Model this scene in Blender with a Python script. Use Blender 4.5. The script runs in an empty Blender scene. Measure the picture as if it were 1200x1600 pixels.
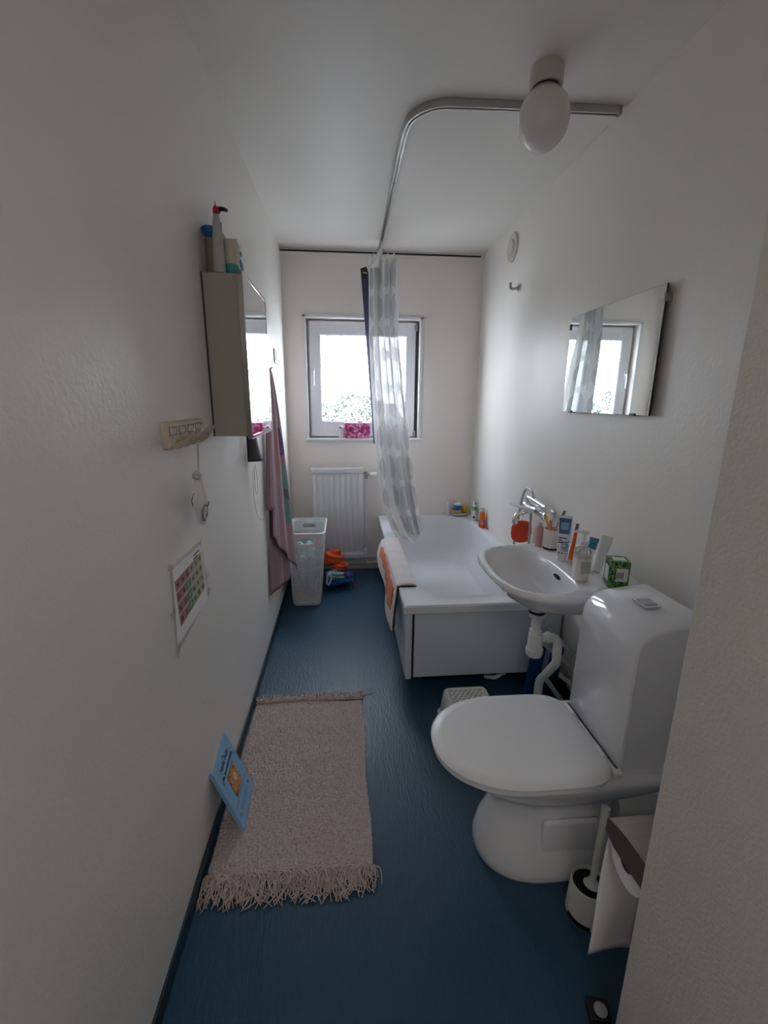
import bpy, bmesh, math, random
from mathutils import Vector, Matrix
random.seed(7)
S = bpy.context.scene
COL = S.collection
PI = math.pi

# ------------------------------------------------------------------ camera
def set_camera():
    yaw, pitch, roll, f = .0875, .243, .0068, 702.0
    w = Vector((math.sin(yaw)*math.cos(pitch), math.cos(yaw)*math.cos(pitch), -math.sin(pitch)))
    r = Vector((math.cos(yaw), -math.sin(yaw), 0)); u = r.cross(w)
    c, s = math.cos(roll), math.sin(roll)
    r, u = c*r+s*u, -s*r+c*u
    cam = bpy.data.objects.new('camera', bpy.data.cameras.new('camera'))
    cam.data.sensor_fit = 'HORIZONTAL'; cam.data.sensor_width = 36; cam.data.lens = f/1200*36
    cam.data.clip_start = .02
    m = Matrix((r, u, -w)).transposed().to_4x4(); m.translation = (0, 0, 1.42)
    cam.matrix_world = m; COL.objects.link(cam); S.camera = cam
set_camera()

# ------------------------------------------------------------------ world, lights, exposure
W = bpy.data.worlds.new('overcast_sky'); S.world = W; W.use_nodes = True
nt = W.node_tree; bg = nt.nodes['Background']
tc = nt.nodes.new('ShaderNodeTexCoord'); sp = nt.nodes.new('ShaderNodeSeparateXYZ'); rp = nt.nodes.new('ShaderNodeValToRGB')
nt.links.new(tc.outputs['Generated'], sp.inputs[0]); nt.links.new(sp.outputs['Z'], rp.inputs[0]); nt.links.new(rp.outputs[0], bg.inputs[0])
rp.color_ramp.elements[0].position = 0; rp.color_ramp.elements[0].color = (.89, .92, 1.0, 1)
rp.color_ramp.elements[1].position = 1; rp.color_ramp.elements[1].color = (.82, .89, 1.0, 1)
bg.inputs[1].default_value = 25.0
def area(name, loc, rot, sx, sy, power, col, portal=False):
    l = bpy.data.lights.new(name, 'AREA'); l.shape = 'RECTANGLE'; l.size = sx; l.size_y = sy; l.energy = power; l.color = col
    if portal: l.cycles.is_portal = True
    o = bpy.data.objects.new(name, l); o.location = loc; o.rotation_euler = rot; COL.objects.link(o); return o
area('window_portal', (.155, 3.785, 1.58), (-PI/2, 0, 0), .70, .68, 1, (1, 1, 1), True)
area('hallway_fill_light', (.05, -.9, 2.46), (0, 0, 0), .5, .5, 9, (1, .95, .89))  # added fill from the unseen hallway behind the camera
S.view_settings.view_transform = 'Standard'; S.view_settings.look = 'None'
S.view_settings.gamma = 1; S.view_settings.use_curve_mapping = False
S.view_settings.exposure = -0.02
S.cycles.max_bounces = 14; S.cycles.diffuse_bounces = 9; S.cycles.glossy_bounces = 6; S.cycles.transmission_bounces = 8
S.cycles.transparent_max_bounces = 24; S.cycles.sample_clamp_indirect = 12
S.cycles.use_denoising = True; S.cycles.caustics_refractive = True

# ------------------------------------------------------------------ materials
def lin(h):
    if isinstance(h, str):
        v = [int(h[i:i+2], 16)/255 for i in (0, 2, 4)]
        return tuple(c/12.92 if c <= .04045 else ((c+.055)/1.055)**2.4 for c in v)
    return h
M = {}
def mat(name, col, rough=.5, metal=0, bump=0, bscale=200, var=0, vscale=8, stretch=(1, 1, 1), trans=0, coat=0, sss=0, alpha=1, ior=1.45):
    m = bpy.data.materials.new(name); m.use_nodes = True; t = m.node_tree; b = t.nodes['Principled BSDF']
    c = lin(col); b.inputs['Base Color'].default_value = (*c, 1); b.inputs['Roughness'].default_value = rough
    b.inputs['Metallic'].default_value = metal; b.inputs['Transmission Weight'].default_value = trans; b.inputs['IOR'].default_value = ior
    b.inputs['Coat Weight'].default_value = coat; b.inputs['Coat Roughness'].default_value = .08
    if sss: b.inputs['Subsurface Weight'].default_value = sss; b.inputs['Subsurface Radius'].default_value = (.02, .02, .02)
    b.inputs['Alpha'].default_value = alpha
    tc = t.nodes.new('ShaderNodeTexCoord'); mp = t.nodes.new('ShaderNodeMapping'); mp.inputs['Scale'].default_value = stretch
    t.links.new(tc.outputs['Object'], mp.inputs[0])
    n = t.nodes.new('ShaderNodeTexNoise'); n.inputs['Scale'].default_value = vscale; n.inputs['Detail'].default_value = 6
    t.links.new(mp.outputs[0], n.inputs['Vector'])
    v = var or .02
    mx = t.nodes.new('ShaderNodeMix'); mx.data_type = 'RGBA'
    mx.inputs[6].default_value = (*[max(0, x*(1-v)) for x in c], 1); mx.inputs[7].default_value = (*[min(1, x*(1+v)) for x in c], 1)
    t.links.new(n.outputs[0], mx.inputs[0]); t.links.new(mx.outputs[2], b.inputs['Base Color'])
    if bump:
        n2 = t.nodes.new('ShaderNodeTexNoise'); n2.inputs['Scale'].default_value = bscale; n2.inputs['Detail'].default_value = 3
        t.links.new(mp.outputs[0], n2.inputs['Vector'])
        bp = t.nodes.new('ShaderNodeBump'); bp.inputs['Strength'].default_value = bump; bp.inputs['Distance'].default_value = .002
        t.links.new(n2.outputs[0], bp.inputs['Height']); t.links.new(bp.outputs[0], b.inputs['Normal'])
    M[name] = m; return m
mat('wall_paint', (.80, .775, .735), .38, bump=.35, bscale=90, var=.015, vscale=3)
mat('back_wall_paint', (.82, .765, .725), .45, bump=.25, bscale=90, var=.015, vscale=3)
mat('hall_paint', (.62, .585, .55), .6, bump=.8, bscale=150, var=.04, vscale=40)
mat('ceiling_paint', (.80, .775, .74), .42, bump=.3, bscale=70, var=.015, vscale=3)
mat('vinyl', (.019, .062, .112), .37, bump=.9, bscale=45, var=.30, vscale=45, stretch=(5, .7, 1))
mat('vinyl_edge', (.012, .035, .06), .45)
mat('porcelain', (.77, .78, .82), .12, coat=.5)
mat('enamel', (.74, .76, .80), .16, coat=.4)
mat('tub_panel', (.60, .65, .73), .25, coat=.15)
mat('white_metal', (.74, .74, .76), .3)
mat('white_plastic', (.76, .77, .79), .35)
mat('pipe_plastic', (.74, .74, .75), .3)
mat('basket_plastic', (.74, .74, .75), .4)
mat('stool_plastic', (.70, .71, .67), .4)
mat('grey_plastic', (.42, .43, .44), .45)
mat('opal_glass', (.72, .70, .67), .12, coat=.6)
mat('lamp_base', (.56, .53, .49), .4)
mat('aluminium', (.50, .49, .47), .32, metal=1, bump=.1, bscale=300, stretch=(1, 1, 1))
mat('chrome', (.80, .80, .82), .08, metal=1)
mat('steel_hose', (.50, .50, .51), .3, metal=1, bump=.6, bscale=500)
mat('mirror_glass', (.83, .87, .86), .015, metal=1)
mat('dark_edge', (.03, .03, .035), .4)
mat('black', (.008, .008, .010), .45)
mat('dark_rubber', (.015, .015, .016), .6)
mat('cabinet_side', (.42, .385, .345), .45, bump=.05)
mat('cabinet_white', (.7, .68, .66), .4)
mat('beige_plastic', (.60, .52, .40), .4, var=.06)
mat('beige_shaded', (.42, .35, .27), .4)  # rack beige darkened so the colour gives the hooks their shading
mat('tape', (.70, .70, .70), .2, alpha=.35)
mat('laminate', (.78, .78, .78), .15, alpha=.30)
mat('paper', (.80, .80, .80), .8)
mat('tissue', (.85, .84, .83), .9, bump=.2, bscale=400)
mat('string', (.62, .60, .57), .8)
mat('mask_cloth', (.74, .74, .77), .8)
mat('mask_grey', (.20, .20, .22), .7)
mat('navy_cloth', (.030, .030, .075), .8)
mat('rug_yarn', (.53, .45, .435), .95, bump=1.0, bscale=220, var=.45, vscale=170)
mat('fringe_yarn', (.50, .41, .385), .95, var=.3, vscale=50)
mat('book_blue', '86b4d8', .35, var=.03)
mat('book_pages', (.75, .73, .68), .8)
mat('ink_dark', (.03, .03, .10), .5)
mat('ink_green', (.03, .12, .05), .5)
mat('orange_plastic', (.80, .16, .02), .25, trans=.25)
mat('red_orange', (.72, .07, .015), .5, bump=.6, bscale=160, sss=.1)
mat('orange_cloth', (.75, .10, .03), .8, bump=.5, bscale=60, var=.3, vscale=30)
mat('coral_cloth', (.62, .20, .11), .9, bump=.8, bscale=120, var=.12, vscale=60)
mat('blue_cloth', (.01, .12, .38), .6, bump=.4, bscale=30, var=.5, vscale=20)
mat('teal_cloth', (.25, .42, .45), .7, bump=.4, bscale=30, var=.5, vscale=20)
mat('maroon', (.18, .02, .04), .7)
mat('mat_white', (.70, .65, .65), .9, bump=.8, bscale=260, var=.04)
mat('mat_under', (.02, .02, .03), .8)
mat('blue_plastic', (.006, .06, .20), .4)
mat('blue_cap', (.01, .12, .35), .35)
mat('tube_brown', (.20, .19, .15), .45)
mat('tube_silver', (.45, .46, .47), .35)
mat('red_plastic', (.45, .015, .04), .4)
mat('cream_plastic', (.60, .54, .44), .35)
mat('teal_plastic', (.04, .33, .32), .35)
mat('teal_label', (.04, .24, .30), .4)
mat('green_label', (.16, .42, .25), .4)
mat('green_dark', (.03, .12, .03), .5)
mat('yellow', (.62, .40, .03), .5, bump=.3)
mat('yellow_brush', (.75, .42, .03), .35)
mat('orange_brush', (.75, .12, .02), .35)
mat('pink_soft', (.70, .22, .22), .45)
mat('pink_clear', (.72, .40, .42), .25, trans=.3)
mat('tan', (.50, .33, .14), .8, bump=.6, bscale=80)
mat('blue_soft', (.06, .16, .45), .8, bump=.6, bscale=60)
mat('dish_cream', (.62, .58, .53), .35)
mat('tube_blue', (.05, .13, .30), .35)
mat('tube_sky', (.25, .42, .58), .35)
mat('clear_plastic', (.85, .85, .86), .08, trans=.85, alpha=1)
mat('lotion', (.78, .72, .70), .4)
mat('label_white', (.76, .77, .72), .5)
mat('lid_metal', (.34, .31, .29), .35, metal=.7)
mat('lid_dark', (.10, .08, .08), .5)
mat('bristle_grey', (.16, .20, .24), .8)
mat('bark', (.1, .07, .05), .9)
mat('leaf', (.012, .020, .010), .8, var=.5, vscale=3)
mat('grass', (.014, .022, .010), .9, var=.3)
mat('magenta', (.55, .06, .22), .4)
mat('pale_pink', (.72, .50, .58), .4)
mat('dust', (.10, .10, .10), .9)

def nodes_mat(name):
    m = bpy.data.materials.new(name); m.use_nodes = True; M[name] = m
    return m, m.node_tree, m.node_tree.nodes['Principled BSDF'], m.node_tree.nodes['Material Output']
def N(t, kind, **kw):
    n = t.nodes.new(kind)
    for k, v in kw.items(): setattr(n, k, v)
    return n
def mth(t, op, a, b=None):
    n = N(t, 'ShaderNodeMath', operation=op)
    for i, x in enumerate((a, b)):
        if x is None: continue
        if isinstance(x, (int, float)): n.inputs[i].default_value = x
        else: t.links.new(x, n.inputs[i])
    return n.outputs[0]
def mixc(t, f, a, b):
    n = N(t, 'ShaderNodeMix', data_type='RGBA')
    if isinstance(f, (int, float)): n.inputs[0].default_value = f
    else: t.links.new(f, n.inputs[0])
    for i, x in ((6, a), (7, b)):
        if isinstance(x, tuple): n.inputs[i].default_value = (*x, 1)
        else: t.links.new(x, n.inputs[i])
    return n.outputs[2]

def pane_material():                      # patterned privacy glass: clear cells between diffusing ones
    m, t, b, out = nodes_mat('privacy_glass'); t.nodes.remove(b)
    tc = N(t, 'ShaderNodeTexCoord'); 
    v = N(t, 'ShaderNodeTexNoise'); v.inputs['Scale'].default_value = 30; v.inputs['Detail'].default_value = 2
    mp = N(t, 'ShaderNodeMapping'); mp.inputs['Scale'].default_value = (1, 1, 1.6)
    t.links.new(tc.outputs['Object'], mp.inputs[0]); t.links.new(mp.outputs[0], v.inputs['Vector'])
    f = mth(t, 'ABSOLUTE', mth(t, 'SUBTRACT', v.outputs[0], .5)); f = mth(t, 'LESS_THAN', f, .085)
    tr = N(t, 'ShaderNodeBsdfTransparent'); tr.inputs[0].default_value = (.95, .97, .97, 1)
    tl = N(t, 'ShaderNodeBsdfTranslucent'); tl.inputs[0].default_value = (.95, .97, 1, 1)
    gl = N(t, 'ShaderNodeBsdfGlossy'); gl.inputs['Roughness'].default_value = .1
    a = N(t, 'ShaderNodeMixShader'); a.inputs[0].default_value = .55; t.links.new(tr.outputs[0], a.inputs[1]); t.links.new(tl.outputs[0], a.inputs[2])
    c = N(t, 'ShaderNodeMixShader'); t.links.new(f, c.inputs[0]); t.links.new(a.outputs[0], c.inputs[1])
    dk = N(t, 'ShaderNodeBsdfTransparent'); dk.inputs[0].default_value = (.9, .92, .93, 1); t.links.new(dk.outputs[0], c.inputs[2])
    g = N(t, 'ShaderNodeMixShader'); g.inputs[0].default_value = .05; t.links.new(c.outputs[0], g.inputs[1]); t.links.new(gl.outputs[0], g.inputs[2])
    t.links.new(g.outputs[0], out.inputs[0])
pane_material()

def curtain_material():
    m, t, b, out = nodes_mat('curtain_cloth')
    uv = N(t, 'ShaderNodeUVMap'); s = N(t, 'ShaderNodeSeparateXYZ'); t.links.new(uv.outputs[0], s.inputs[0])
    fu = mth(t, 'SUBTRACT', mth(t, 'FRACT', mth(t, 'MULTIPLY', s.outputs[0], 3.2)), .5)
    fv = mth(t, 'SUBTRACT', mth(t, 'FRACT', mth(t, 'MULTIPLY', s.outputs[1], 4.6)), .5)
    d = mth(t, 'ADD', mth(t, 'POWER', mth(t, 'ABSOLUTE', mth(t, 'MULTIPLY', fu, 2.6)), 2.0), mth(t, 'POWER', mth(t, 'ABSOLUTE', mth(t, 'MULTIPLY', fv, 2.2)), 2.0))
    oval = mth(t, 'LESS_THAN', d, .80)
    col = mixc(t, oval, (.88, .88, .88), (.68, .68, .69))
    df = N(t, 'ShaderNodeBsdfDiffuse'); tl = N(t, 'ShaderNodeBsdfTranslucent'); tr = N(t, 'ShaderNodeBsdfTransparent')
    t.links.new(col, df.inputs[0]); t.links.new(col, tl.inputs[0])
    gl = N(t, 'ShaderNodeBsdfGlossy'); gl.inputs['Roughness'].default_value = .35
    a = N(t, 'ShaderNodeMixShader'); a.inputs[0].default_value = .09; t.links.new(df.outputs[0], a.inputs[1]); t.links.new(tl.outputs[0], a.inputs[2])
    g = N(t, 'ShaderNodeMixShader'); g.inputs[0].default_value = .06; t.links.new(a.outputs[0], g.inputs[1]); t.links.new(gl.outputs[0], g.inputs[2])
    c = N(t, 'ShaderNodeMixShader'); t.links.new(mth(t, 'ADD', mth(t, 'MULTIPLY', oval, .03), .018), c.inputs[0]); t.links.new(g.outputs[0], c.inputs[1]); t.links.new(tr.outputs[0], c.inputs[2])
    t.links.new(c.outputs[0], out.inputs[0]); t.nodes.remove(b)
curtain_material()
def navy_material():
    m, t, b, out = nodes_mat('navy_cloth_thin'); b.inputs['Base Color'].default_value = (.03, .03, .07, 1); b.inputs['Roughness'].default_value = .8
    tl = N(t, 'ShaderNodeBsdfTranslucent'); tl.inputs[0].default_value = (.30, .32, .42, 1)
    a = N(t, 'ShaderNodeMixShader'); a.inputs[0].default_value = .10; t.links.new(b.outputs[0], a.inputs[1]); t.links.new(tl.outputs[0], a.inputs[2]); t.links.new(a.outputs[0], out.inputs[0])
navy_material()

def towel_material():
    m, t, b, out = nodes_mat('towel_print'); b.inputs['Roughness'].default_value = .95
    uv = N(t, 'ShaderNodeUVMap'); s = N(t, 'ShaderNodeSeparateXYZ'); t.links.new(uv.outputs[0], s.inputs[0])
    def blob(cu, cv, ru, rv, sc=11, am=.25):
        n = N(t, 'ShaderNodeTexNoise'); n.inputs['Scale'].default_value = sc; t.links.new(uv.outputs[0], n.inputs['Vector'])
        du = mth(t, 'POWER', mth(t, 'ABSOLUTE', mth(t, 'DIVIDE', mth(t, 'SUBTRACT', s.outputs[0], cu), ru)), 2.0)
        dv = mth(t, 'POWER', mth(t, 'ABSOLUTE', mth(t, 'DIVIDE', mth(t, 'SUBTRACT', s.outputs[1], cv), rv)), 2.0)
        return mth(t, 'LESS_THAN', mth(t, 'ADD', mth(t, 'ADD', du, dv), mth(t, 'MULTIPLY', n.outputs[0], 1.2)), 1.5)
    c = mixc(t, blob(.55, .45, .35, .14), (.37, .24, .27), (.42, .19, .21))
    c = mixc(t, blob(.72, .62, .28, .17), c, (.17, .27, .25))
    c = mixc(t, blob(.68, .36, .20, .075, 14), c, (.14, .09, .20))
    c = mixc(t, blob(.78, .62, .10, .03, 14), c, (.12, .14, .16))
    c = mixc(t, mth(t, 'GREATER_THAN', s.outputs[0], .965), c, (.50, .42, .45))
    c = mixc(t, mth(t, 'LESS_THAN', mth(t, 'ABSOLUTE', mth(t, 'SUBTRACT', s.outputs[0], .30)), .012), c, (.52, .38, .42))
    c = mixc(t, mth(t, 'LESS_THAN', mth(t, 'ABSOLUTE', mth(t, 'SUBTRACT', s.outputs[0], .50)), .012), c, (.52, .38, .42))
    t.links.new(c, b.inputs['Base Color'])
    n = N(t, 'ShaderNodeTexNoise'); n.inputs['Scale'].default_value = 90; bp = N(t, 'ShaderNodeBump'); bp.inputs['Distance'].default_value = .004
    t.links.new(n.outputs[0], bp.inputs['Height']); t.links.new(bp.outputs[0], b.inputs['Normal'])
towel_material()

def blotch_material(name, cols, scale, rough=.5, coord='Object', stretch=(1, 1, 1)):
    m, t, b, out = nodes_mat(name); b.inputs['Roughness'].default_value = rough
    tc = N(t, 'ShaderNodeTexCoord'); mp = N(t, 'ShaderNodeMapping'); mp.inputs['Scale'].default_value = stretch
    n = N(t, 'ShaderNodeTexNoise'); n.inputs['Scale'].default_value = scale; n.inputs['Detail'].default_value = 2
    r = N(t, 'ShaderNodeValToRGB'); r.color_ramp.interpolation = 'CONSTANT'
    t.links.new(tc.outputs[coord], mp.inputs[0]); t.links.new(mp.outputs[0], n.inputs['Vector']); t.links.new(n.outputs[0], r.inputs[0])
    while len(r.color_ramp.elements) < len(cols): r.color_ramp.elements.new(.5)
    for e, (p, c) in zip(r.color_ramp.elements, cols): e.position = p; e.color = (*c, 1)
    t.links.new(r.outputs[0], b.inputs['Base Color'])
blotch_material('leaf_print', [(0, (.015, .07, .012)), (.44, (.05, .20, .03)), (.52, (.35, .42, .22)), (.57, (.06, .22, .05)), (.64, (.01, .05, .01))], 75)
blotch_material('flower_print', [(0, (.30, .02, .12)), (.43, (.55, .10, .28)), (.52, (.72, .50, .60)), (.58, (.60, .08, .26)), (.66, (.75, .66, .70))], 30)
blotch_material('cover_picture', [(0, (.70, .60, .42)), (.42, (.55, .28, .07)), (.50, (.62, .30, .06)), (.58, (.32, .06, .03)), (.64, (.65, .50, .22))], 22)
blotch_material('tube_swirl', [(0, (.70, .74, .78)), (.45, (.30, .46, .52)), (.55, (.16, .22, .34)), (.62, (.45, .62, .68))], 60)
for nm, a, bcol in (('chart_pink', (.42, .19, .21), (.10, .04, .05)), ('chart_green', (.10, .27, .15), (.35, .5, .38)), ('chart_cream', (.42, .42, .29), (.10, .09, .03)), ('chart_navy', (.42, .19, .21), (.05, .06, .12)), ('chart_blue', (.42, .42, .29), (.02, .07, .12))):
    mat(nm, a, .4); mat(nm+'_mark', bcol, .4)

# ------------------------------------------------------------------ builders
ROOT = {}
def bmn(): return bmesh.new()
def setp(o, label=None, cat=None, group=None, kind=None):
    if label: o['label'] = label
    if cat: o['category'] = cat
    if group: o['group'] = group
    if kind: o['kind'] = kind
    return o
def obj(name, bm, m, parent=None, smooth=None, label=None, cat=None, group=None, kind=None, solid=0, sub=0, base=None):
    """link a bmesh given in world coordinates as one object; smooth = auto-smooth angle in degrees"""
    bmesh.ops.recalc_face_normals(bm, faces=bm.faces)
    if smooth is not None:
        for f in bm.faces: f.smooth = True
        a = math.radians(smooth)
        for e in bm.edges:
            if len(e.link_faces) == 2 and e.calc_face_angle(0) > a: e.smooth = False
    if parent is not None:
        off = ROOT[parent.name]
    else:
        if base is None:
            xs = [v.co for v in bm.verts]
            lo = Vector([min(c[i] for c in xs) for i in range(3)]); hi = Vector([max(c[i] for c in xs) for i in range(3)])
            base = ((lo.x+hi.x)/2, (lo.y+hi.y)/2, lo.z)
        off = Vector(base)
    for v in bm.verts: v.co -= off
    me = bpy.data.meshes.new(name); bm.to_mesh(me); bm.free()
    for x in (m if isinstance(m, (list, tuple)) else [m]): me.materials.append(M[x])
    o = bpy.data.objects.new(name, me); COL.objects.link(o)
    if parent is not None: o.parent = parent
    else: o.location = off
    ROOT[o.name] = off
    if solid: md = o.modifiers.new('solid', 'SOLIDIFY'); md.thickness = solid; md.offset = 0
    if sub: md = o.modifiers.new('sub', 'SUBSURF'); md.levels = sub; md.render_levels = sub
    return setp(o, label, cat, group, kind)
def thing(name, label, cat, loc, group=None, kind=None):
    o = bpy.data.objects.new(name, None); o.empty_display_size = .05; o.location = loc; COL.objects.link(o); ROOT[o.name] = Vector(loc)
    return setp(o, label, cat, group, kind)
def dup(o, loc, label):                                   # copy a thing, its parts and sub-parts
    def cp(a, par):
        c = a.copy(); COL.objects.link(c); c.parent = par; ROOT[c.name] = ROOT[a.name]
        for ch in a.children: cp(ch, c)
        return c
    r = cp(o, None); r.location = loc; r['label'] = label; ROOT[r.name] = Vector(loc); return r

def box(bm, x0, x1, y0, y1, z0, z1, bev=0, seg=2, mi=0):
    vs = [bm.verts.new((x, y, z)) for z in (z0, z1) for y in (y0, y1) for x in (x0, x1)]
    fs = [bm.faces.new([vs[i] for i in q]) for q in ((0, 2, 3, 1), (4, 5, 7, 6), (0, 1, 5, 4), (2, 6, 7, 3), (0, 4, 6, 2), (1, 3, 7, 5))]
    for f in fs: f.material_index = mi
    if bev:
        es = list({e for f in fs for e in f.edges})
        bmesh.ops.bevel(bm, geom=es, offset=bev, segments=seg, profile=.5, affect='EDGES')
    return vs
def obox(bm, c, ax, ay, az, bev=0):                       # oriented box: centre and three half-axis vectors
    c, ax, ay, az = map(Vector, (c, ax, ay, az))
    vs = [bm.verts.new(c+sx*ax+sy*ay+sz*az) for sz in (-1, 1) for sy in (-1, 1) for sx in (-1, 1)]
    fs = [bm.faces.new([vs[i] for i in q]) for q in ((0, 2, 3, 1), (4, 5, 7, 6), (0, 1, 5, 4), (2, 6, 7, 3), (0, 4, 6, 2), (1, 3, 7, 5))]
    if bev: bmesh.ops.bevel(bm, geom=list({e for f in fs for e in f.edges}), offset=bev, segments=2, profile=.5, affect='EDGES')
def loft(bm, rings, cap0=True, cap1=True, closed=True, mi=0):
    R = [[bm.verts.new(p) for p in r] for r in rings]; n = len(R[0])
    for a, b in zip(R, R[1:]):
        for i in range(n if closed else n-1):
            j = (i+1) % n; bm.faces.new((a[i], a[j], b[j], b[i])).material_index = mi
    if cap0: bm.faces.new(R[0][::-1]).material_index = mi
    if cap1: bm.faces.new(R[-1]).material_index = mi
    return R
def lathe(bm, prof, c=(0, 0, 0), ax=(0, 0, 1), n=24, sx=1, sy=1, mi=0, cap=True):
    """prof: (radius, height) pairs along axis ax from c"""
    c = Vector(c); ax = Vector(ax).normalized(); u = ax.orthogonal().normalized()
    if abs(ax.z) > .999: u = Vector((1, 0, 0))
    v = ax.cross(u)
    rings = [[c+ax*h+u*(max(r, 1e-5)*sx*math.cos(2*PI*i/n))+v*(max(r, 1e-5)*sy*math.sin(2*PI*i/n)) for i in range(n)] for r, h in prof]
    return loft(bm, rings, cap, cap, mi=mi)
def smoothpath(pts, k=6):
    P = [Vector(p) for p in pts]; Q = [P[0]*2-P[1]]+P+[P[-1]*2-P[-2]]; out = []
    for i in range(1, len(Q)-2):
        for j in range(k):
            t = j/k; a, b, c, d = Q[i-1], Q[i], Q[i+1], Q[i+2]
            out.append(.5*((2*b)+(-a+c)*t+(2*a-5*b+4*c-d)*t*t+(-a+3*b-3*c+d)*t**3))
    out.append(P[-1]); return out
def tube(bm, pts, r, n=10, smooth=0, mi=0, flat=None):
    if smooth: pts = smoothpath(pts, smooth)
    P = [Vector(p) for p in pts]; rings = []; u = None
    for i, p in enumerate(P):
        t = (P[min(i+1, len(P)-1)]-P[max(i-1, 0)])
        if t.length < 1e-9: t = Vector((0, 0, 1))
        t.normalize()
        u = t.orthogonal().normalized() if u is None else (u-t*u.dot(t)).normalized()
        v = t.cross(u); rr = r(i/(len(P)-1)) if callable(r) else r
        rings.append([p+u*rr*math.cos(2*PI*k/n)+v*rr*math.sin(2*PI*k/n) for k in range(n)])
    return loft(bm, rings, mi=mi)
def grid(bm, fn, nu, nv, uvfn=None, mi=0):
    V = [[bm.verts.new(fn(i/nu, j/nv)) for i in range(nu+1)] for j in range(nv+1)]
    uvl = bm.loops.layers.uv.verify() if uvfn else None
    for j in range(nv):
        for i in range(nu):
            f = bm.faces.new((V[j][i], V[j][i+1], V[j+1][i+1], V[j+1][i])); f.material_index = mi
            if uvl:
                for l, (a, b) in zip(f.loops, ((i, j), (i+1, j), (i+1, j+1), (i, j+1))): l[uvl].uv = uvfn(a/nu, b/nv)
    return V
def sring(cx, cy, z, front, back, hy, pf=2, pb=2, n=64):
    """superellipse ring; front towards -x, back towards +x"""
    out = []
    for i in range(n):
        a = 2*PI*i/n; c, s = math.cos(a), math.sin(a); p = pf if c >= 0 else pb
        x = abs(c)**(2/p)*(front if c >= 0 else -back)*-1; y = hy*math.copysign(abs(s)**(2/p), s)
        out.append(Vector((cx+x, cy+y, z)))
    return out
def rrect(cx, cy, hx, hy, r, z, k=5):
    out = []
    for (sx, sy, a0) in ((1, 1, 0), (-1, 1, 90), (-1, -1, 180), (1, -1, 270)):
        for i in range(k+1):
            a = math.radians(a0+90*i/k); out.append(Vector((cx+sx*(hx-r)+r*math.cos(a), cy+sy*(hy-r)+r*math.sin(a), z)))
    return out
def text(name, body, size, o, right, up, m, parent, ext=.0003, align='CENTER'):
    cu = bpy.data.curves.new('lettering', 'FONT'); cu.body = body; cu.size = size; cu.extrude = ext; cu.align_x = align; cu.resolution_u = 2
    t = bpy.data.objects.new('lettering', cu); me = bpy.data.meshes.new_from_object(t)
    bpy.data.objects.remove(t)
    r, u = Vector(right).normalized(), Vector(up).normalized(); nn = r.cross(u)
    mtx = Matrix((r, u, nn)).transposed().to_4x4(); mtx.translation = Vector(o)
    bm = bmn(); bm.from_mesh(me); bm.transform(mtx)
    bpy.data.meshes.remove(me)
    return obj(name, bm, m, parent)

# ------------------------------------------------------------------ the room
XL, XR, YB, ZC = -.452, 1.075, 3.69, 2.5
YP0, YP1, XP = -2.1, .60, .536                      # partition at the right foreground
def slab(name, x0, x1, y0, y1, z0, z1, m, bev=0):
    bm = bmn(); box(bm, x0, x1, y0, y1, z0, z1, bev); return obj(name, bm, m, kind='structure')
slab('floor', XL-.1, XR+.1, -2.1, YB+.1, -.1, 0, 'vinyl')
slab('ceiling', XL-.1, XR+.1, -2.1, YB+.12, ZC, ZC+.1, 'ceiling_paint')
slab('wall_left', XL-.1, XL, -2.1, YB+.12, 0, ZC, 'wall_paint')
slab('wall_right', XR, XR+.1, YP1, YB+.12, 0, ZC, 'wall_paint')
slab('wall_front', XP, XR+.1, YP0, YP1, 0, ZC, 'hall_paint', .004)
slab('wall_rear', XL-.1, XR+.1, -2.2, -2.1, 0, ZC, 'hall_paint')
# back wall with the window opening, 0.12 thick
WX0, WX1, WZ0, WZ1 = -.285, .597, 1.118, 2.028
bm = bmn()
X = [XL, WX0, WX1, XR]; Z = [0, WZ0, WZ1, ZC]
for yy in (YB, YB+.12):
    g = [[bm.verts.new((x, yy, z)) for x in X] for z in Z]
    for j in range(3):
        for i in range(3):
            if (i, j) != (1, 1): bm.faces.new((g[j][i], g[j][i+1], g[j+1][i+1], g[j+1][i]))
    if yy == YB: g0 = g
for (a, b) in (((1, 1), (1, 2)), ((1, 2), (2, 2)), ((2, 2), (2, 1)), ((2, 1), (1, 1))):
    bm.faces.new((g0[a[0]][a[1]], g0[b[0]][b[1]], g[b[0]][b[1]], g[a[0]][a[1]]))
obj('wall_back', bm, 'back_wall_paint', kind='structure')
slab('baseboard_left', XL-.001, XL+.006, .6, YB, 0, .055, 'vinyl_edge', .002)
slab('baseboard_back', XL, XR, YB-.010, YB, 0, .062, 'white_metal', .003)
slab('baseboard_right', XR-.006, XR, YP1, YB, 0, .055, 'vinyl_edge', .002)
slab('trim_1', XL, XR-.03, YB-.008, YB+.001, 2.476, 2.486, 'dark_edge')
slab('trim_2', XL, XR, YB-.004, YB+.001, 2.455, 2.474, 'wall_paint')

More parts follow.
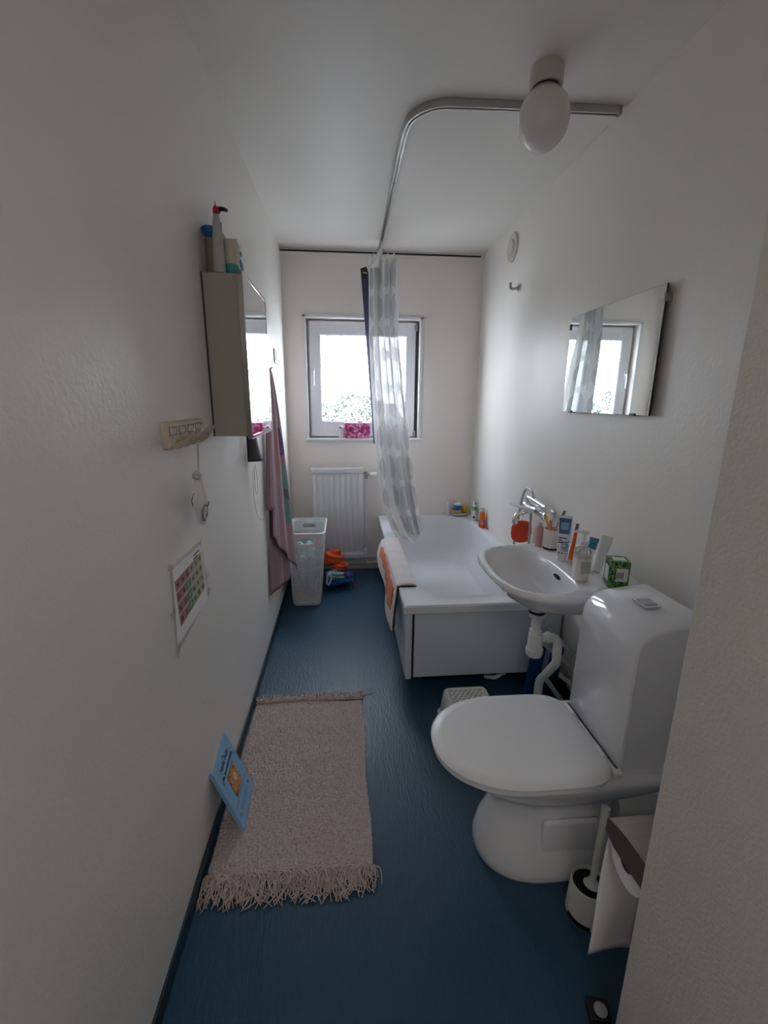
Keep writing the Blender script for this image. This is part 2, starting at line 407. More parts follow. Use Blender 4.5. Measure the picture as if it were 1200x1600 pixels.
# window
w1 = thing('window_1', None, None, ((WX0+WX1)/2, YB, WZ0), kind='structure')
bm = bmn()                                          # casing on the wall face
for a in ((WX0-.022, WX0+.002, WZ0-.012, WZ1+.02), (WX1-.002, WX1+.022, WZ0-.012, WZ1+.02)): box(bm, a[0], a[1], YB-.014, YB+.01, a[2], a[3], .003)
box(bm, WX0-.022, WX1+.022, YB-.014, YB+.01, WZ1, WZ1+.024, .003)
obj('window_casing', bm, 'white_metal', w1)
bm = bmn(); box(bm, WX0-.028, WX1+.028, YB-.024, YB+.075, WZ0-.016, WZ0+.004, .004); obj('window_sill', bm, 'white_metal', w1)
def frame(bm, x0, x1, z0, z1, gx0, gx1, gz0, gz1, y0, y1, bev=.003):
    box(bm, x0, gx0, y0, y1, z0, z1, bev); box(bm, gx1, x1, y0, y1, z0, z1, bev)
    box(bm, gx0-.001, gx1+.001, y0, y1, z0, gz0, bev); box(bm, gx0-.001, gx1+.001, y0, y1, gz1, z1, bev)
bm = bmn(); frame(bm, WX0, WX1, WZ0, WZ1, WX0+.045, WX1-.050, WZ0+.045, WZ1-.045, YB+.099, YB+.118); obj('outer_frame', bm, 'white_metal', w1)
sash = None
bm = bmn(); frame(bm, -.266, .570, 1.134, 2.012, -.181, .497, 1.253, 1.913, YB+.048, YB+.098, .004); sash = obj('window_sash', bm, 'white_metal', w1)
bm = bmn(); frame(bm, -.186, .502, 1.248, 1.918, -.177, .493, 1.257, 1.909, YB+.052, YB+.060, .001); obj('glazing_bead', bm, 'grey_plastic', sash)
bm = bmn(); box(bm, -.184, .500, YB+.068, YB+.073, 1.250, 1.916); obj('window_pane', bm, 'privacy_glass', sash)
bm = bmn(); box(bm, .572, .588, YB+.060, YB+.099, 1.135, 2.012); obj('sash_gap_shade', bm, 'dark_edge', w1)  # dark strip standing in for the shadow in the gap beside the sash
for z in (1.99, 1.165):
    bm = bmn(); lathe(bm, [(.006, 0), (.007, .004), (.007, .05), (.006, .054)], (.577, YB+.04, z-.04), n=12); box(bm, .56, .577, YB+.035, YB+.048, z-.035, z+.005, .001)
    obj('hinge', bm, 'lid_metal', w1, 40)
bm = bmn(); box(bm, -.246, -.228, YB+.034, YB+.049, 1.60, 1.67, .003); lathe(bm, [(.007, 0), (.007, .02)], (-.237, YB+.034, 1.64), (0, -1, 0), 12)
tube(bm, [(-.237, YB+.012, 1.645), (-.237, YB+.010, 1.60), (-.238, YB+.012, 1.53)], .0065, 10, 3)
obj('window_handle', bm, 'white_plastic', w1, 40)

# the world beyond the window
slab('outdoor_ground', -9, 9, YB+1.0, 26, -2.6, -2.5, 'grass')  # grass-covered ground outside the window
for k in range(5):
    x = -6.5+3.4*k; h = random.uniform(3.2, 4.3)
    t = thing('tree', 'dark green tree blurred behind the patterned window pane', 'tree', (x, 13.5+1.2*(k % 2), -2.5), 'trees outside the window')
    bm = bmn(); tube(bm, [(x, t.location.y, -2.5), (x+.05, t.location.y, -1.2), (x, t.location.y, h-3.5)], lambda s: .14*(1-.6*s), 8); obj('trunk', bm, 'bark', t, 40)
    bm = bmn(); bmesh.ops.create_icosphere(bm, subdivisions=4, radius=1)
    for v in bm.verts:
        d = v.co.copy(); q = 1+.13*math.sin(9*d.x+k)*math.cos(8*d.z)+.1*math.sin(17*d.y+11*d.z)+random.uniform(-.07, .07)
        v.co = Vector((x+d.x*1.6*q, t.location.y+d.y*1.1*q, h-3.3+d.z*h*.42*q))
    obj('crown', bm, 'leaf', t)

# ------------------------------------------------------------------ ceiling: rail and lamp
t = thing('curtain_rail', 'bent aluminium shower curtain rail screwed under the ceiling', 'curtain rail', (.65, 1.93, ZC))
path = [(1.045, 1.925, 0), (.80, 1.932, 0), (.42, 1.945, 0)]
for i in range(1, 9):
    a = PI/2*i/9; path.append((.42-.155*math.sin(a), 2.10-.155*math.cos(a)*1.0, 0))
path += [(.262, 2.14, 0), (.262, 2.7, 0), (.272, 3.66, 0)]
def channel(bm, path, zt, zb, hw, th):
    rings = []
    P = [Vector(p) for p in path]
    for i, p in enumerate(P):
        tn = (P[min(i+1, len(P)-1)]-P[max(i-1, 0)]).normalized(); sd = Vector((-tn.y, tn.x, 0))
        rings.append([p+sd*a+Vector((0, 0, b)) for a, b in ((-hw, zt), (hw, zt), (hw, zb), (hw*.35, zb), (hw*.35, zb+th), (hw-th, zb+th), (hw-th, zt-th), (-hw+th, zt-th), (-hw+th, zb+th), (-hw*.35, zb+th), (-hw*.35, zb), (-hw, zb))])
    loft(bm, rings)
bm = bmn(); channel(bm, path, 2.499, 2.473, .0105, .0025); obj('rail', bm, 'aluminium', t)
bm = bmn(); box(bm, 1.043, 1.056, 1.912, 1.938, 2.470, 2.499, .003); obj('end_cap', bm, 'lid_metal', t)
for p in ((.262, 2.55), (.266, 3.05)):
    bm = bmn(); lathe(bm, [(.003, 0), (.003, .003)], (p[0], p[1], 2.4695), n=8); obj('screw', bm, 'dark_edge', t)
t = thing('ceiling_lamp', 'round opal glass ceiling lamp on a white collar, switched off', 'lamp', (.690, 1.755, ZC))
bm = bmn(); lathe(bm, [(.054, 2.499), (.054, 2.448), (.052, 2.443), (.045, 2.443)], (.690, 1.755, 0), n=40); obj('lamp_collar', bm, 'lamp_base', t, 40)
bm = bmn(); lathe(bm, [(.044, 2.446), (.044, 2.430)], (.690, 1.755, 0), n=32); obj('seal_ring', bm, 'dark_edge', t, 40)
bm = bmn(); prof = [(.046, 2.436)]
for i in range(1, 18):
    a = .18*PI+(.82*PI)*i/17; prof.append((.086*math.sin(a)+(.0 if i > 3 else .002), 2.352+.093*math.cos(a)))
lathe(bm, prof, (.690, 1.755, 0), n=48); obj('lamp_globe', bm, 'opal_glass', t, 60)

# ------------------------------------------------------------------ right wall: vent, hook, mirror
t = thing('air_vent', 'round white air vent high on the right wall', 'vent', (XR, 3.06, 2.36))
bm = bmn()
for r0, r1, x0 in ((.060, .085, .014), (.0, .045, .022)):
    pr_ = [(r1, 0), (r1, x0*.6), (r1-.006, x0), (r0+.006, x0), (max(r0, .0001), x0*.7)]
    lathe(bm, pr_, (XR, 3.06, 2.36), (-1, 0, 0), 40)
obj('vent_ring', bm, 'lamp_base', t, 40)
bm = bmn(); lathe(bm, [(.060, 0), (.060, .003)], (XR, 3.06, 2.36), (-1, 0, 0), 32); obj('vent_gap', bm, 'lid_dark', t)
t = thing('towel_hook', 'small double metal hook on the right wall below the air vent', 'hook', (XR, 2.90, 2.09))
bm = bmn(); lathe(bm, [(.024, 0), (.024, .006), (.02, .01)], (XR, 2.90, 2.092), (-1, 0, 0), 24); obj('hook_plate', bm, 'aluminium', t, 40)
bm = bmn(); tube(bm, [(XR-.008, 2.90, 2.09), (XR-.04, 2.90, 2.085), (XR-.058, 2.90, 2.090), (XR-.060, 2.90, 2.118)], .009, 10, 4); obj('hook_arm', bm, 'aluminium', t, 50)

t = thing('wall_mirror', 'frameless rectangular mirror clipped to the right wall above the sink', 'mirror', (XR, 1.83, 1.374))
bm = bmn(); box(bm, XR-.022, XR-.016, 1.510, 2.145, 1.374, 1.798); obj('mirror_back', bm, 'dark_edge', t)
bm = bmn(); box(bm, XR-.0235, XR-.0221, 1.511, 2.144, 1.375, 1.797); obj('mirror_glass', bm, 'mirror_glass', t)
for (y, z) in ((1.512, 1.755), (2.143, 1.755), (1.60, 1.376), (2.07, 1.376)):
    bm = bmn()
    if z > 1.5: box(bm, XR-.028, XR, y-.006, y+.006, z-.013, z+.013, .002)
    else: box(bm, XR-.028, XR, y-.016, y+.016, z-.005, z+.005, .002)
    obj('mirror_clip', bm, 'lid_metal' if y < 1.55 else 'dark_edge', t)

# ------------------------------------------------------------------ left wall: cabinet with mirror door
t = thing('mirror_cabinet', 'beige wall cabinet with a mirror door on the left wall', 'cabinet', (XL, 1.84, 1.292))
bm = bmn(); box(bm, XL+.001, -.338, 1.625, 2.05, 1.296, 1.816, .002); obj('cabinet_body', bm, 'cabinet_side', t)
bm = bmn(); box(bm, XL-.0, XL+.004, 1.619, 1.625, 1.296, 1.816); obj('back_edge', bm, 'dark_edge', t)
bm = bmn()
def xrr(x, y0, y1, z0, z1, r, k=5):
    return [Vector((x, p.x, p.y)) for p in [Vector((q.x, q.y)) for q in rrect((y0+y1)/2, (z0+z1)/2, (y1-y0)/2, (z1-z0)/2, r, 0, k)]]
loft(bm, [xrr(-.336, 1.612, 2.06, 1.286, 1.828, .02), xrr(-.322, 1.612, 2.06, 1.286, 1.828, .02)])
door = obj('cabinet_door', bm, 'lid_metal', t, 40)
bm = bmn(); loft(bm, [xrr(-.322, 1.616, 2.056, 1.290, 1.824, .018), xrr(-.3195, 1.617, 2.055, 1.291, 1.823, .018), xrr(-.3195, 1.625, 2.047, 1.299, 1.815, .014), xrr(-.3215, 1.626, 2.046, 1.300, 1.814, .014)], False, False); obj('door_trim', bm, 'chrome', door, 40)
bm = bmn(); loft(bm, [xrr(-.3219, 1.624, 2.048, 1.298, 1.816, .014), xrr(-.3208, 1.624, 2.048, 1.298, 1.816, .014)]); obj('door_mirror', bm, 'mirror_glass', door)

def sq_bottle(bm, c, hx, hy, prof, k=4, r=.4, mi=0):       # rounded-rect bottle, prof of (scale, z)
    rings = [rrect(c[0], c[1], hx*s, hy*s, min(hx, hy)*s*r*2*.5, c[2]+z, k) for s, z in prof]
    loft(bm, rings, mi=mi)
ct = 1.8165
t = thing('cosmetic_tube', 'brown grey tube standing on its wide blue cap upside down on the cabinet', 'tube', (-.424, 1.655, ct))
t['label'] = 'brown grey tube with a flared blue top on the mirror cabinet by the wall'
bm = bmn(); lathe(bm, [(.024, 0), (.025, .01), (.023, .09), (.024, .105)], (-.420, 1.665, ct), n=24, sx=.9); obj('tube_body', bm, 'tube_brown', t, 40)
bm = bmn(); lathe(bm, [(.019, .100), (.022, .106), (.036, .123), (.038, .132), (.036, .136), (.02, .138)], (-.420, 1.665, ct), n=28, sx=.78); obj('flared_cap', bm, 'blue_cap', t, 40)
t = thing('pointed_tube', 'tall silvery white tube with a red pointed tip on the mirror cabinet', 'tube', (-.394, 1.638, ct))
bm = bmn()
loft(bm, [[Vector((-.394+a*math.cos(2*PI*i/20), 1.638+b*math.sin(2*PI*i/20), ct+z)) for i in range(20)] for a, b, z in ((.019, .018, 0), (.019, .018, .02), (.019, .016, .03), (.017, .012, .09), (.013, .008, .145), (.008, .004, .172))])
obj('tube_body', bm, 'tube_silver', t, 40)
bm = bmn(); lathe(bm, [(.008, .170), (.0095, .178), (.008, .186), (.005, .192)], (-.394, 1.638, ct), n=16); obj('tip_ring', bm, 'red_plastic', t, 40)
bm = bmn(); lathe(bm, [(.0035, .192), (.001, .205)], (-.394, 1.638, ct), n=10); obj('nozzle', bm, 'tan', t, 40)
t = thing('pump_bottle', 'pale bottle with a black pump head, farthest back on the mirror cabinet', 'bottle', (-.420, 1.755, ct))
bm = bmn(); lathe(bm, [(.027, 0), (.028, .01), (.028, .13), (.022, .15), (.011, .157), (.011, .162)], (-.420, 1.755, ct), n=24); obj('bottle_body', bm, 'cream_plastic', t, 40)
bm = bmn(); lathe(bm, [(.014, .160), (.014, .185), (.006, .190), (.006, .212), (.012, .214), (.012, .226), (.006, .23)], (-.420, 1.755, ct), n=18); tube(bm, [(-.422, 1.755, ct+.222), (-.400, 1.75, ct+.225), (-.382, 1.745, ct+.218)], lambda s: .009-.004*s, 10, 3); obj('pump', bm, 'black', t, 40)
t = thing('lotion_bottle', 'cream bottle with a teal cap at its foot on the mirror cabinet', 'bottle', (-.362, 1.668, ct))
bm = bmn(); loft(bm, [sring(-.362, 1.668, ct+z, a, a, b, n=24) for a, b, z in ((.0225, .018, .032), (.023, .018, .05), (.023, .016, .09), (.021, .010, .106), (.020, .006, .110))]); obj('bottle_body', bm, 'cream_plastic', t, 40)
bm = bmn(); lathe(bm, [(.021, 0), (.0225, .004), (.0225, .028), (.019, .034)], (-.362, 1.668, ct), n=24); obj('bottle_cap', bm, 'teal_plastic', t, 40)
t = thing('shampoo_bottle', 'white bottle with teal label markings beside the mirror door', 'bottle', (-.353, 1.72, ct))
bm = bmn(); loft(bm, [sring(-.353, 1.72, ct+z, a, a, b, n=24) for a, b, z in ((.012, .024, 0), (.013, .026, .01), (.013, .026, .08), (.010, .018, .105), (.005, .008, .112), (.005, .008, .125))]); obj('bottle_body', bm, 'white_plastic', t, 40)
bm = bmn(); lathe(bm, [(.012, -.0005), (.012, .001)], (-.3395, 1.715, ct+.045), (1, -.1, 0), 20, sy=1.5); lathe(bm, [(.008, -.0005), (.008, .001)], (-.3395, 1.712, ct+.078), (1, -.1, 0), 16); obj('bottle_label', bm, 'teal_label', t)

# hook rack
t = thing('hook_rack', 'beige plastic rack with four hooks on the left wall', 'hook rack', (XL, 1.31, 1.30))
bm = bmn(); loft(bm, [xrr(XL, 1.168, 1.456, 1.296, 1.364, .006), xrr(XL+.016, 1.170, 1.454, 1.298, 1.362, .006), xrr(XL+.020, 1.174, 1.450, 1.302, 1.358, .006)]); obj('rack_plate', bm, 'beige_plastic', t, 40)
for k in range(4):
    y = 1.195+.066*k; yh = 1.188+.060*k
    bm = bmn(); frame(bm, 0, 1, 0, 1, .1, .9, .1, .9, 0, 1, 0); bm.clear()
    for a in ((y-.026, y+.026, 1.350, 1.3535), (y-.026, y+.026, 1.331, 1.3345)): box(bm, XL+.0195, XL+.0215, *a)
    box(bm, XL+.0195, XL+.0215, y-.026, y-.023, 1.331, 1.3535); box(bm, XL+.0195, XL+.0215, y+.023, y+.026, 1.331, 1.3535)
    obj('name_slot', bm, 'lid_metal', t)
    bm = bmn(); rings = []
    for s, (dx, z, h, w_) in enumerate(((.016, 1.328, .024, .012), (.032, 1.312, .014, .011), (.052, 1.320, .010, .009), (.074, 1.346, .004, .006))):
        rings.append([Vector((XL+dx-h*.3, yh-w_, z)), Vector((XL+dx, yh-w_, z-h)), Vector((XL+dx, yh+w_, z-h)), Vector((XL+dx-h*.3, yh+w_, z)), Vector((XL+dx-h*.2, yh, z+h*.6))])
    loft(bm, rings); obj('rack_hook', bm, 'beige_shaded', t, 50)
# white mask hanging from the third hook
HY = 1.188+.060*2
t = thing('face_mask', 'white face mask with dark piping hanging from the beige hook rack', 'face mask', (XL+.04, HY, 1.07))
bm = bmn()
for d in (-.004, .005): tube(bm, [(XL+.04, HY+d*.4, 1.314), (XL+.038, HY+d+.004, 1.27), (XL+.034, HY+.006+d*.7, 1.218), (XL+.032, HY-.002, 1.20)], .0014, 6, 4)
obj('ear_loop', bm, 'string', t, 60)
bm = bmn(); bmesh.ops.create_icosphere(bm, subdivisions=3, radius=1)
for v in bm.verts:
    d = v.co.copy(); v.co = Vector((XL+.032+d.x*.010*(1+.3*math.sin(9*d.y)), HY-.002+d.y*.022*(1+.2*math.sin(7*d.z+4*d.y)), 1.210+d.z*.013))
obj('loop_knot', bm, 'string', t, 60)
def maskfn(u, v):
    z = 1.200-.128*v; wd = .018+.072*math.sin(min(1, v*1.25)*PI*.75)*(1-.35*max(0, v-.7)/.3)
    a = (u-.5)*2
    return Vector((XL+.026+.022*(1-a*a)*math.sin(PI*min(.9, .15+v*.8))+.002*math.sin(a*14+v*5), HY+.006-.018*math.sin(v*PI)*.2+a*wd*.55+.012*v, z-.012*(1-a*a)*v))
bm = bmn(); grid(bm, maskfn, 20, 24); obj('mask_cloth', bm, 'mask_cloth', t, 60, solid=.0016)
bm = bmn()
def onm(u, v, o=.003): p = maskfn(u, v); p.x += o; return p
for arc in ([(.20, .70), (.24, .60), (.40, .55), (.50, .62), (.50, .80), (.36, .90), (.22, .82), (.20, .70)], [(.55, .62), (.68, .55), (.86, .60), (.88, .75), (.74, .86), (.60, .80), (.55, .62)]):
    tube(bm, [onm(*a) for a in arc], .0022, 6, 4)
tube(bm, [onm(.02, .28, .0), onm(.0, .45, -.004), onm(.03, .62, 0)], .002, 6, 4)
obj('piping', bm, 'mask_grey', t, 60)
bm = bmn(); grid(bm, lambda u, v: onm(.22+.6*u, .60+.34*v, .0022+.001*math.sin(u*20)), 10, 8); obj('mask_panel', bm, 'mask_cloth', t, 60)

# black mask behind the cabinet
t = thing('face_mask', 'black face mask hanging below the mirror cabinet', 'face mask', (XL+.03, 2.15, 1.0))
def bmfn(u, v):
    return Vector((XL+.012+.030*math.sin(PI*u*.9)*(.4+.6*v)+.02*u, 2.085+.20*u*(.38+.62*v**2.2), 1.33-(.185+.02*u)*v))
bm = bmn(); grid(bm, bmfn, 12, 12); obj('mask_cloth', bm, 'black', t, 60, solid=.002)
bm = bmn(); tube(bm, [(-.425, 2.14, 1.115), (-.428, 2.15, 1.05), (-.428, 2.16, .99), (-.424, 2.18, .985), (-.422, 2.18, 1.04), (-.425, 2.17, 1.12)], .0013, 6, 5)
tube(bm, [(-.433, 2.14, 1.10), (-.440, 2.17, .95), (-.436, 2.22, .85), (-.425, 2.26, .825), (-.412, 2.28, .825)], .0013, 6, 5); obj('ear_loop', bm, 'string', t, 60)
bm = bmn(); lathe(bm, [(.004, 0), (.004, .03), (.007, .032), (.007, .036)], (XL, 2.12, 1.332), (1, 0, 0), 12)
obj('wall_hook', bm, 'white_plastic', None, 40, 'small white peg behind the mirror cabinet carrying the black mask', 'hook')

# laminated chart
PX = XL+.0015
t = thing('learning_chart', 'laminated picture chart with pink, green and cream squares taped to the left wall', 'poster', (XL, 1.24, .75))
def quadx(bm, x, P, th=.0006):
    a = [bm.verts.new((x, y, z)) for y, z in P]; b = [bm.verts.new((x+th, y, z)) for y, z in P]
    bm.faces.new(a); bm.faces.new(b)
    for i in range(4): bm.faces.new((a[i], a[(i+1) % 4], b[(i+1) % 4], b[i]))
K = 1.016                                             # wall plane correction
TL, TR, BR, BL = Vector((1.104*K, 1.004)), Vector((1.352*K, .995)), Vector((1.396*K, .800)), Vector((1.088*K, .762))
bm = bmn(); quadx(bm, PX, [tuple(p) for p in (TL, TR, BR, BL)]); obj('laminate_film', bm, 'laminate', t)
iTL, iTR, iBR, iBL = Vector((1.118*K, .990)), Vector((1.345*K, .985)), Vector((1.365*K, .795)), Vector((1.098*K, .785))
bm = bmn(); quadx(bm, PX+.0008, [tuple(p) for p in (iTL, iTR, iBR, iBL)]); obj('sheet', bm, 'paper', t)
g0, g1, g2, g3 = Vector((1.120*K, .957)), Vector((1.342*K, .962)), Vector((1.350*K, .838)), Vector((1.130*K, .820))
def bil(u, v): return (g0*(1-u)+g1*u)*(1-v)+(g3*(1-u)+g2*u)*v
kinds = [['chart_navy', 'chart_pink', 'chart_navy', 'chart_cream', 'chart_cream', 'chart_cream'],
         ['chart_pink', 'chart_pink', 'chart_green', 'chart_cream', 'chart_cream', 'chart_cream'],
         ['chart_pink', 'chart_pink', 'chart_green', 'chart_cream', 'chart_cream', 'chart_cream'],
         ['chart_pink', 'chart_pink', 'chart_green', 'chart_cream', 'chart_cream', 'chart_blue']]
for r in range(4):
    for c in range(6):
        u0, u1, v0, v1 = c/6+.004, (c+1)/6-.004, r/4+.012, (r+1)/4-.012
        bm = bmn(); quadx(bm, PX+.0015, [tuple(bil(*q)) for q in ((u0, v0), (u1, v0), (u1, v1), (u0, v1))], .0004)
        pc = obj('picture_square', bm, kinds[r][c], t)
        bm = bmn(); n = 9; cu, cv = (u0+u1)/2, (v0+v1)/2
        P = []
        for i in range(n):
            a = 2*PI*i/n; rr = random.uniform(.35, .95); P.append(bil(cu+math.cos(a)*.052*rr, cv+math.sin(a)*.085*rr))
        vs = [bm.verts.new((PX+.0021, p.x, p.y)) for p in P]; bm.faces.new(vs)
        obj('pictogram', bm, kinds[r][c]+'_mark', pc)
bm = bmn()
for k in range(2): quadx(bm, PX+.0015, [(1.275*K, .974-.010*k), (1.33*K-.02*k, .975-.010*k), (1.33*K-.02*k, .971-.010*k), (1.275*K, .970-.010*k)], .0004)
obj('heading_line', bm, 'ink_dark', t)
for (y, z, a) in ((1.352*K, .992, .6), (1.108*K, 1.0, -.5), (1.092*K, .880, .2), (1.388*K, .868, 0), (1.385*K, .810, .5), (1.10*K, .765, .9)):
    bm = bmn(); c, s = math.cos(a), math.sin(a); hw, hh = .017, .009
    quadx(bm, PX+.0009, [(y+c*p*hw-s*q*hh, z+s*p*hw+c*q*hh) for p, q in ((-1, -1), (1, -1), (1, 1), (-1, 1))], .0004); obj('tape', bm, 'tape', t)

# light switch plate
t = thing('switch_plate', 'small white switch plate on the left wall beyond the towel', 'switch', (XL, 3.20, 1.66))
bm = bmn(); box(bm, XL, XL+.011, 3.12, 3.30, 1.655, 1.745, .005); obj('plate', bm, 'cabinet_white', t)
bm = bmn(); box(bm, XL+.010, XL+.014, 3.15, 3.27, 1.670, 1.730, .002); obj('rocker', bm, 'beige_plastic', t)

# pink towel on its hook
t = thing('wall_hook', 'small metal hook on the left wall holding the pink towel', 'hook', (XL, 2.76, 1.60))
bm = bmn(); lathe(bm, [(.012, 0), (.012, .005)], (XL, 2.76, 1.60), (1, 0, 0), 16); obj('hook_plate', bm, 'chrome', t, 40)
bm = bmn(); tube(bm, [(XL+.004, 2.76, 1.60), (XL+.025, 2.76, 1.590), (XL+.042, 2.76, 1.605)], .004, 8, 4); obj('hook_arm', bm, 'chrome', t, 40)
def lerp(a, b, s): return a+(b-a)*s
t = thing('bath_towel', 'long pink towel with flower print hanging beside the laundry basket', 'towel', (-.40, 2.7, .33))
def towfn(lo0, lo1, z0, z1, amp, ph, off=0, top=1.60):
    def f(u, v):
        s = v**.62
        zb = lerp(z0, z1, u)
        p = Vector((lerp(-.424, lerp(lo0[0], lo1[0], u), s), lerp(2.752, lerp(lo0[1], lo1[1], u), s), top-(top-zb)*v))
        w = amp*s*math.sin(u*PI*5+ph)*(.7+.3*math.sin(3*v+ph))
        p.x += w*.8+off*(.2+.8*s); p.y += w*.6
        p.x = max(p.x, XL+.006)
        return p
    return f
bm = bmn(); grid(bm, towfn((-.418, 2.50), (-.322, 2.82), .66, .335, .013, .6), 44, 60, lambda u, v: (u, v)); obj('towel_front', bm, 'towel_print', t, 60, solid=.004)
bm = bmn(); grid(bm, towfn((-.432, 2.46), (-.345, 2.78), .315, .30, .014, 2.2, -.012), 40, 60, lambda u, v: (u*.5, v*.3)); obj('towel_back', bm, 'towel_print', t, 60, solid=.004)
bm = bmn(); grid(bm, lambda u, v: Vector((lerp(-.418, lerp(-.436, -.405, u), v**.5), lerp(2.75, lerp(2.46, 2.53, u), v**.5)+.004*math.sin(9*u)*v, 1.598-.77*v-.02*u*v)), 8, 30, lambda u, v: (.1+.2*u, v*.2)); obj('towel_fold', bm, 'towel_print', t, 60, solid=.004)

# ------------------------------------------------------------------ radiator and heating pipes
t = thing('radiator', 'white ribbed panel radiator on the back wall under the window', 'radiator', (-.065, 3.62, .15))
x0, x1, zb, zt = -.268, .143, .16, .885
bm = bmn(); nr = 9; pts = []
for i in range(nr*8+1):
    s = i/(nr*8); ph = (s*nr) % 1; d = 0.0 if ph < .12 or ph > .88 else .007*min(1, (min(ph, 1-ph)-.12)/.08)
    pts.append((lerp(x0, x1, s), d))
rings = []
for z, k in ((zb, 0), (zb+.035, 0), (zb+.05, 1), (zt-.06, 1), (zt-.045, 0), (zt-.03, 0)):
    rings.append([Vector((x, 3.605-d*k, z)) for x, d in pts]+[Vector((x1, 3.65, z)), Vector((x0, 3.65, z))])
loft(bm, rings); obj('panel', bm, 'white_metal', t, 30)
bm = bmn(); box(bm, x0-.006, x1+.004, 3.592, 3.652, zt-.034, zt+.004, .004); obj('top_rail', bm, 'white_metal', t)
bm = bmn(); box(bm, x0-.003, x1+.002, 3.595, 3.648, zb-.032, zb+.006, .003); obj('bottom_rail', bm, 'white_metal', t)
bm = bmn()
for x in (x0+.06, x1-.06): box(bm, x-.015, x+.015, 3.65, YB, .25, .82)
obj('bracket', bm, 'white_metal', t)
bm = bmn(); tube(bm, [(x1, 3.62, .850), (.165, 3.62, .850)], .008, 10); lathe(bm, [(.013, 0), (.013, .03), (.010, .035), (.010, .06)], (.168, 3.62, .800), n=14); tube(bm, [(.168, 3.62, .836), (.205, 3.60, .836)], .009, 10); obj('valve', bm, 'lid_metal', t, 50)
bm = bmn(); lathe(bm, [(.012, 0), (.018, .006), (.018, .03), (.022, .034), (.022, .05), (.016, .056)], (.200, 3.603, .836), (1, -.1, 0), 20); obj('thermostat_head', bm, 'white_plastic', t, 50)
bm = bmn(); tube(bm, [(x1, 3.62, .185), (.166, 3.62, .185)], .009, 10); lathe(bm, [(.012, 0), (.012, .05), (.009, .055)], (.166, 3.62, .155), n=12); lathe(bm, [(.008, 0), (.012, .03)], (.166, 3.62, .128), n=12); obj('lower_valve', bm, 'white_metal', t, 50)
t = thing('heating_pipes', 'white heating pipes running along the foot of the back wall', 'pipe', (-.07, 3.65, .04))
for z in (.118, .062):
    bm = bmn(); tube(bm, [(XL, 3.655, z), (.279, 3.655, z)], .0085, 10); obj('pipe', bm, 'white_metal', t, 60)
bm = bmn(); tube(bm, [(.168, 3.625, .80), (.168, 3.625, .36), (.173, 3.628, .315), (.203, 3.64, .275), (.209, 3.645, .24), (.209, 3.652, .118)], .0065, 10, 4); obj('riser', bm, 'white_metal', t, 60)
bm = bmn(); tube(bm, [(.166, 3.622, .14), (.166, 3.650, .062)], .007, 10); obj('lower_branch', bm, 'white_metal', t, 60)
for x, z in ((.209, .118), (.166, .062)):
    bm = bmn(); tube(bm, [(x-.028, 3.655, z), (x+.028, 3.655, z)], .0115, 12); obj('tee_fitting', bm, 'white_metal', t, 60)

# ------------------------------------------------------------------ laundry basket
def perforated(bm, ringfn, nu, nv, hole, fr=.30):
    """ringfn(s, v) -> point; hole(i, j) True -> cell with an opening"""
    cache = {}
    def V(s, v):
        k = (round((s % 1)*nu*12), round(v*nv*12))
        if k not in cache: cache[k] = bm.verts.new(ringfn(s % 1, v))
        return cache[k]
    for j in range(nv):
        for i in range(nu):
            a, b, c, d = i/nu, (i+1)/nu, j/nv, (j+1)/nv
            o = [V(a, c), V(b, c), V(b, d), V(a, d)]
            if not hole(i, j): bm.faces.new(o); continue
            f = fr; ia, ib, ic, id_ = a+f*(b-a), b-f*(b-a), c+f*(d-c), d-f*(d-c)
            q = [V(ia, ic), V(ib, ic), V(ib, id_), V(ia, id_)]
            for k in range(4): bm.faces.new((o[k], o[(k+1) % 4], q[(k+1) % 4], q[k]))
def rr_param(cx, cy, hx, hy, r, s):
    """point on rounded rectangle by arclength fraction s, starting at the left-near corner going along the near side"""
    segs = [('l', 2*(hx-r)), ('a', PI*r/2), ('l', 2*(hy-r)), ('a', PI*r/2), ('l', 2*(hx-r)), ('a', PI*r/2), ('l', 2*(hy-r)), ('a', PI*r/2)]
    L = sum(x[1] for x in segs); d = s*L; a0 = -PI/2
    st = [(-hx+r, -hy), (hx-r, -hy+r), (hx, -hy+r), (hx-r, hy-r), (hx-r, hy), (-hx+r, hy-r), (-hx, hy-r), (-hx+r, -hy+r)]
    dr = [(1, 0), None, (0, 1), None, (-1, 0), None, (0, -1), None]
    for k, (ty, l) in enumerate(segs):
        if d <= l or k == 7:
            if ty == 'l': return (cx+st[k][0]+dr[k][0]*d, cy+st[k][1]+dr[k][1]*d)
            a = a0+PI/2*((k-1)//2)+d/r; return (cx+st[k][0]+r*math.cos(a), cy+st[k][1]+r*math.sin(a))
        d -= l
t = thing('laundry_basket', 'tall white perforated plastic laundry basket beside the radiator', 'basket', (-.285, 3.19, 0))
bx, by = -.285, 3.185
def bring(s, v):
    z = .012+.508*v; k = v
    x, y = rr_param(bx+.004*k, by+.02*k, .097+.030*k, .215-.008*k, .035, s); return Vector((x, y, z))
bm = bmn()
def bh(i, j):
    return 2 <= j < 33
nU, nV = 84, 40
def bhole(i, j):
    u = i/nU; L0 = 2*(.09)/(2*PI*.035+4*(.06+.175)+.0001)
    return 2 <= j < 33
perforated(bm, bring, nU, nV, bhole, .19)
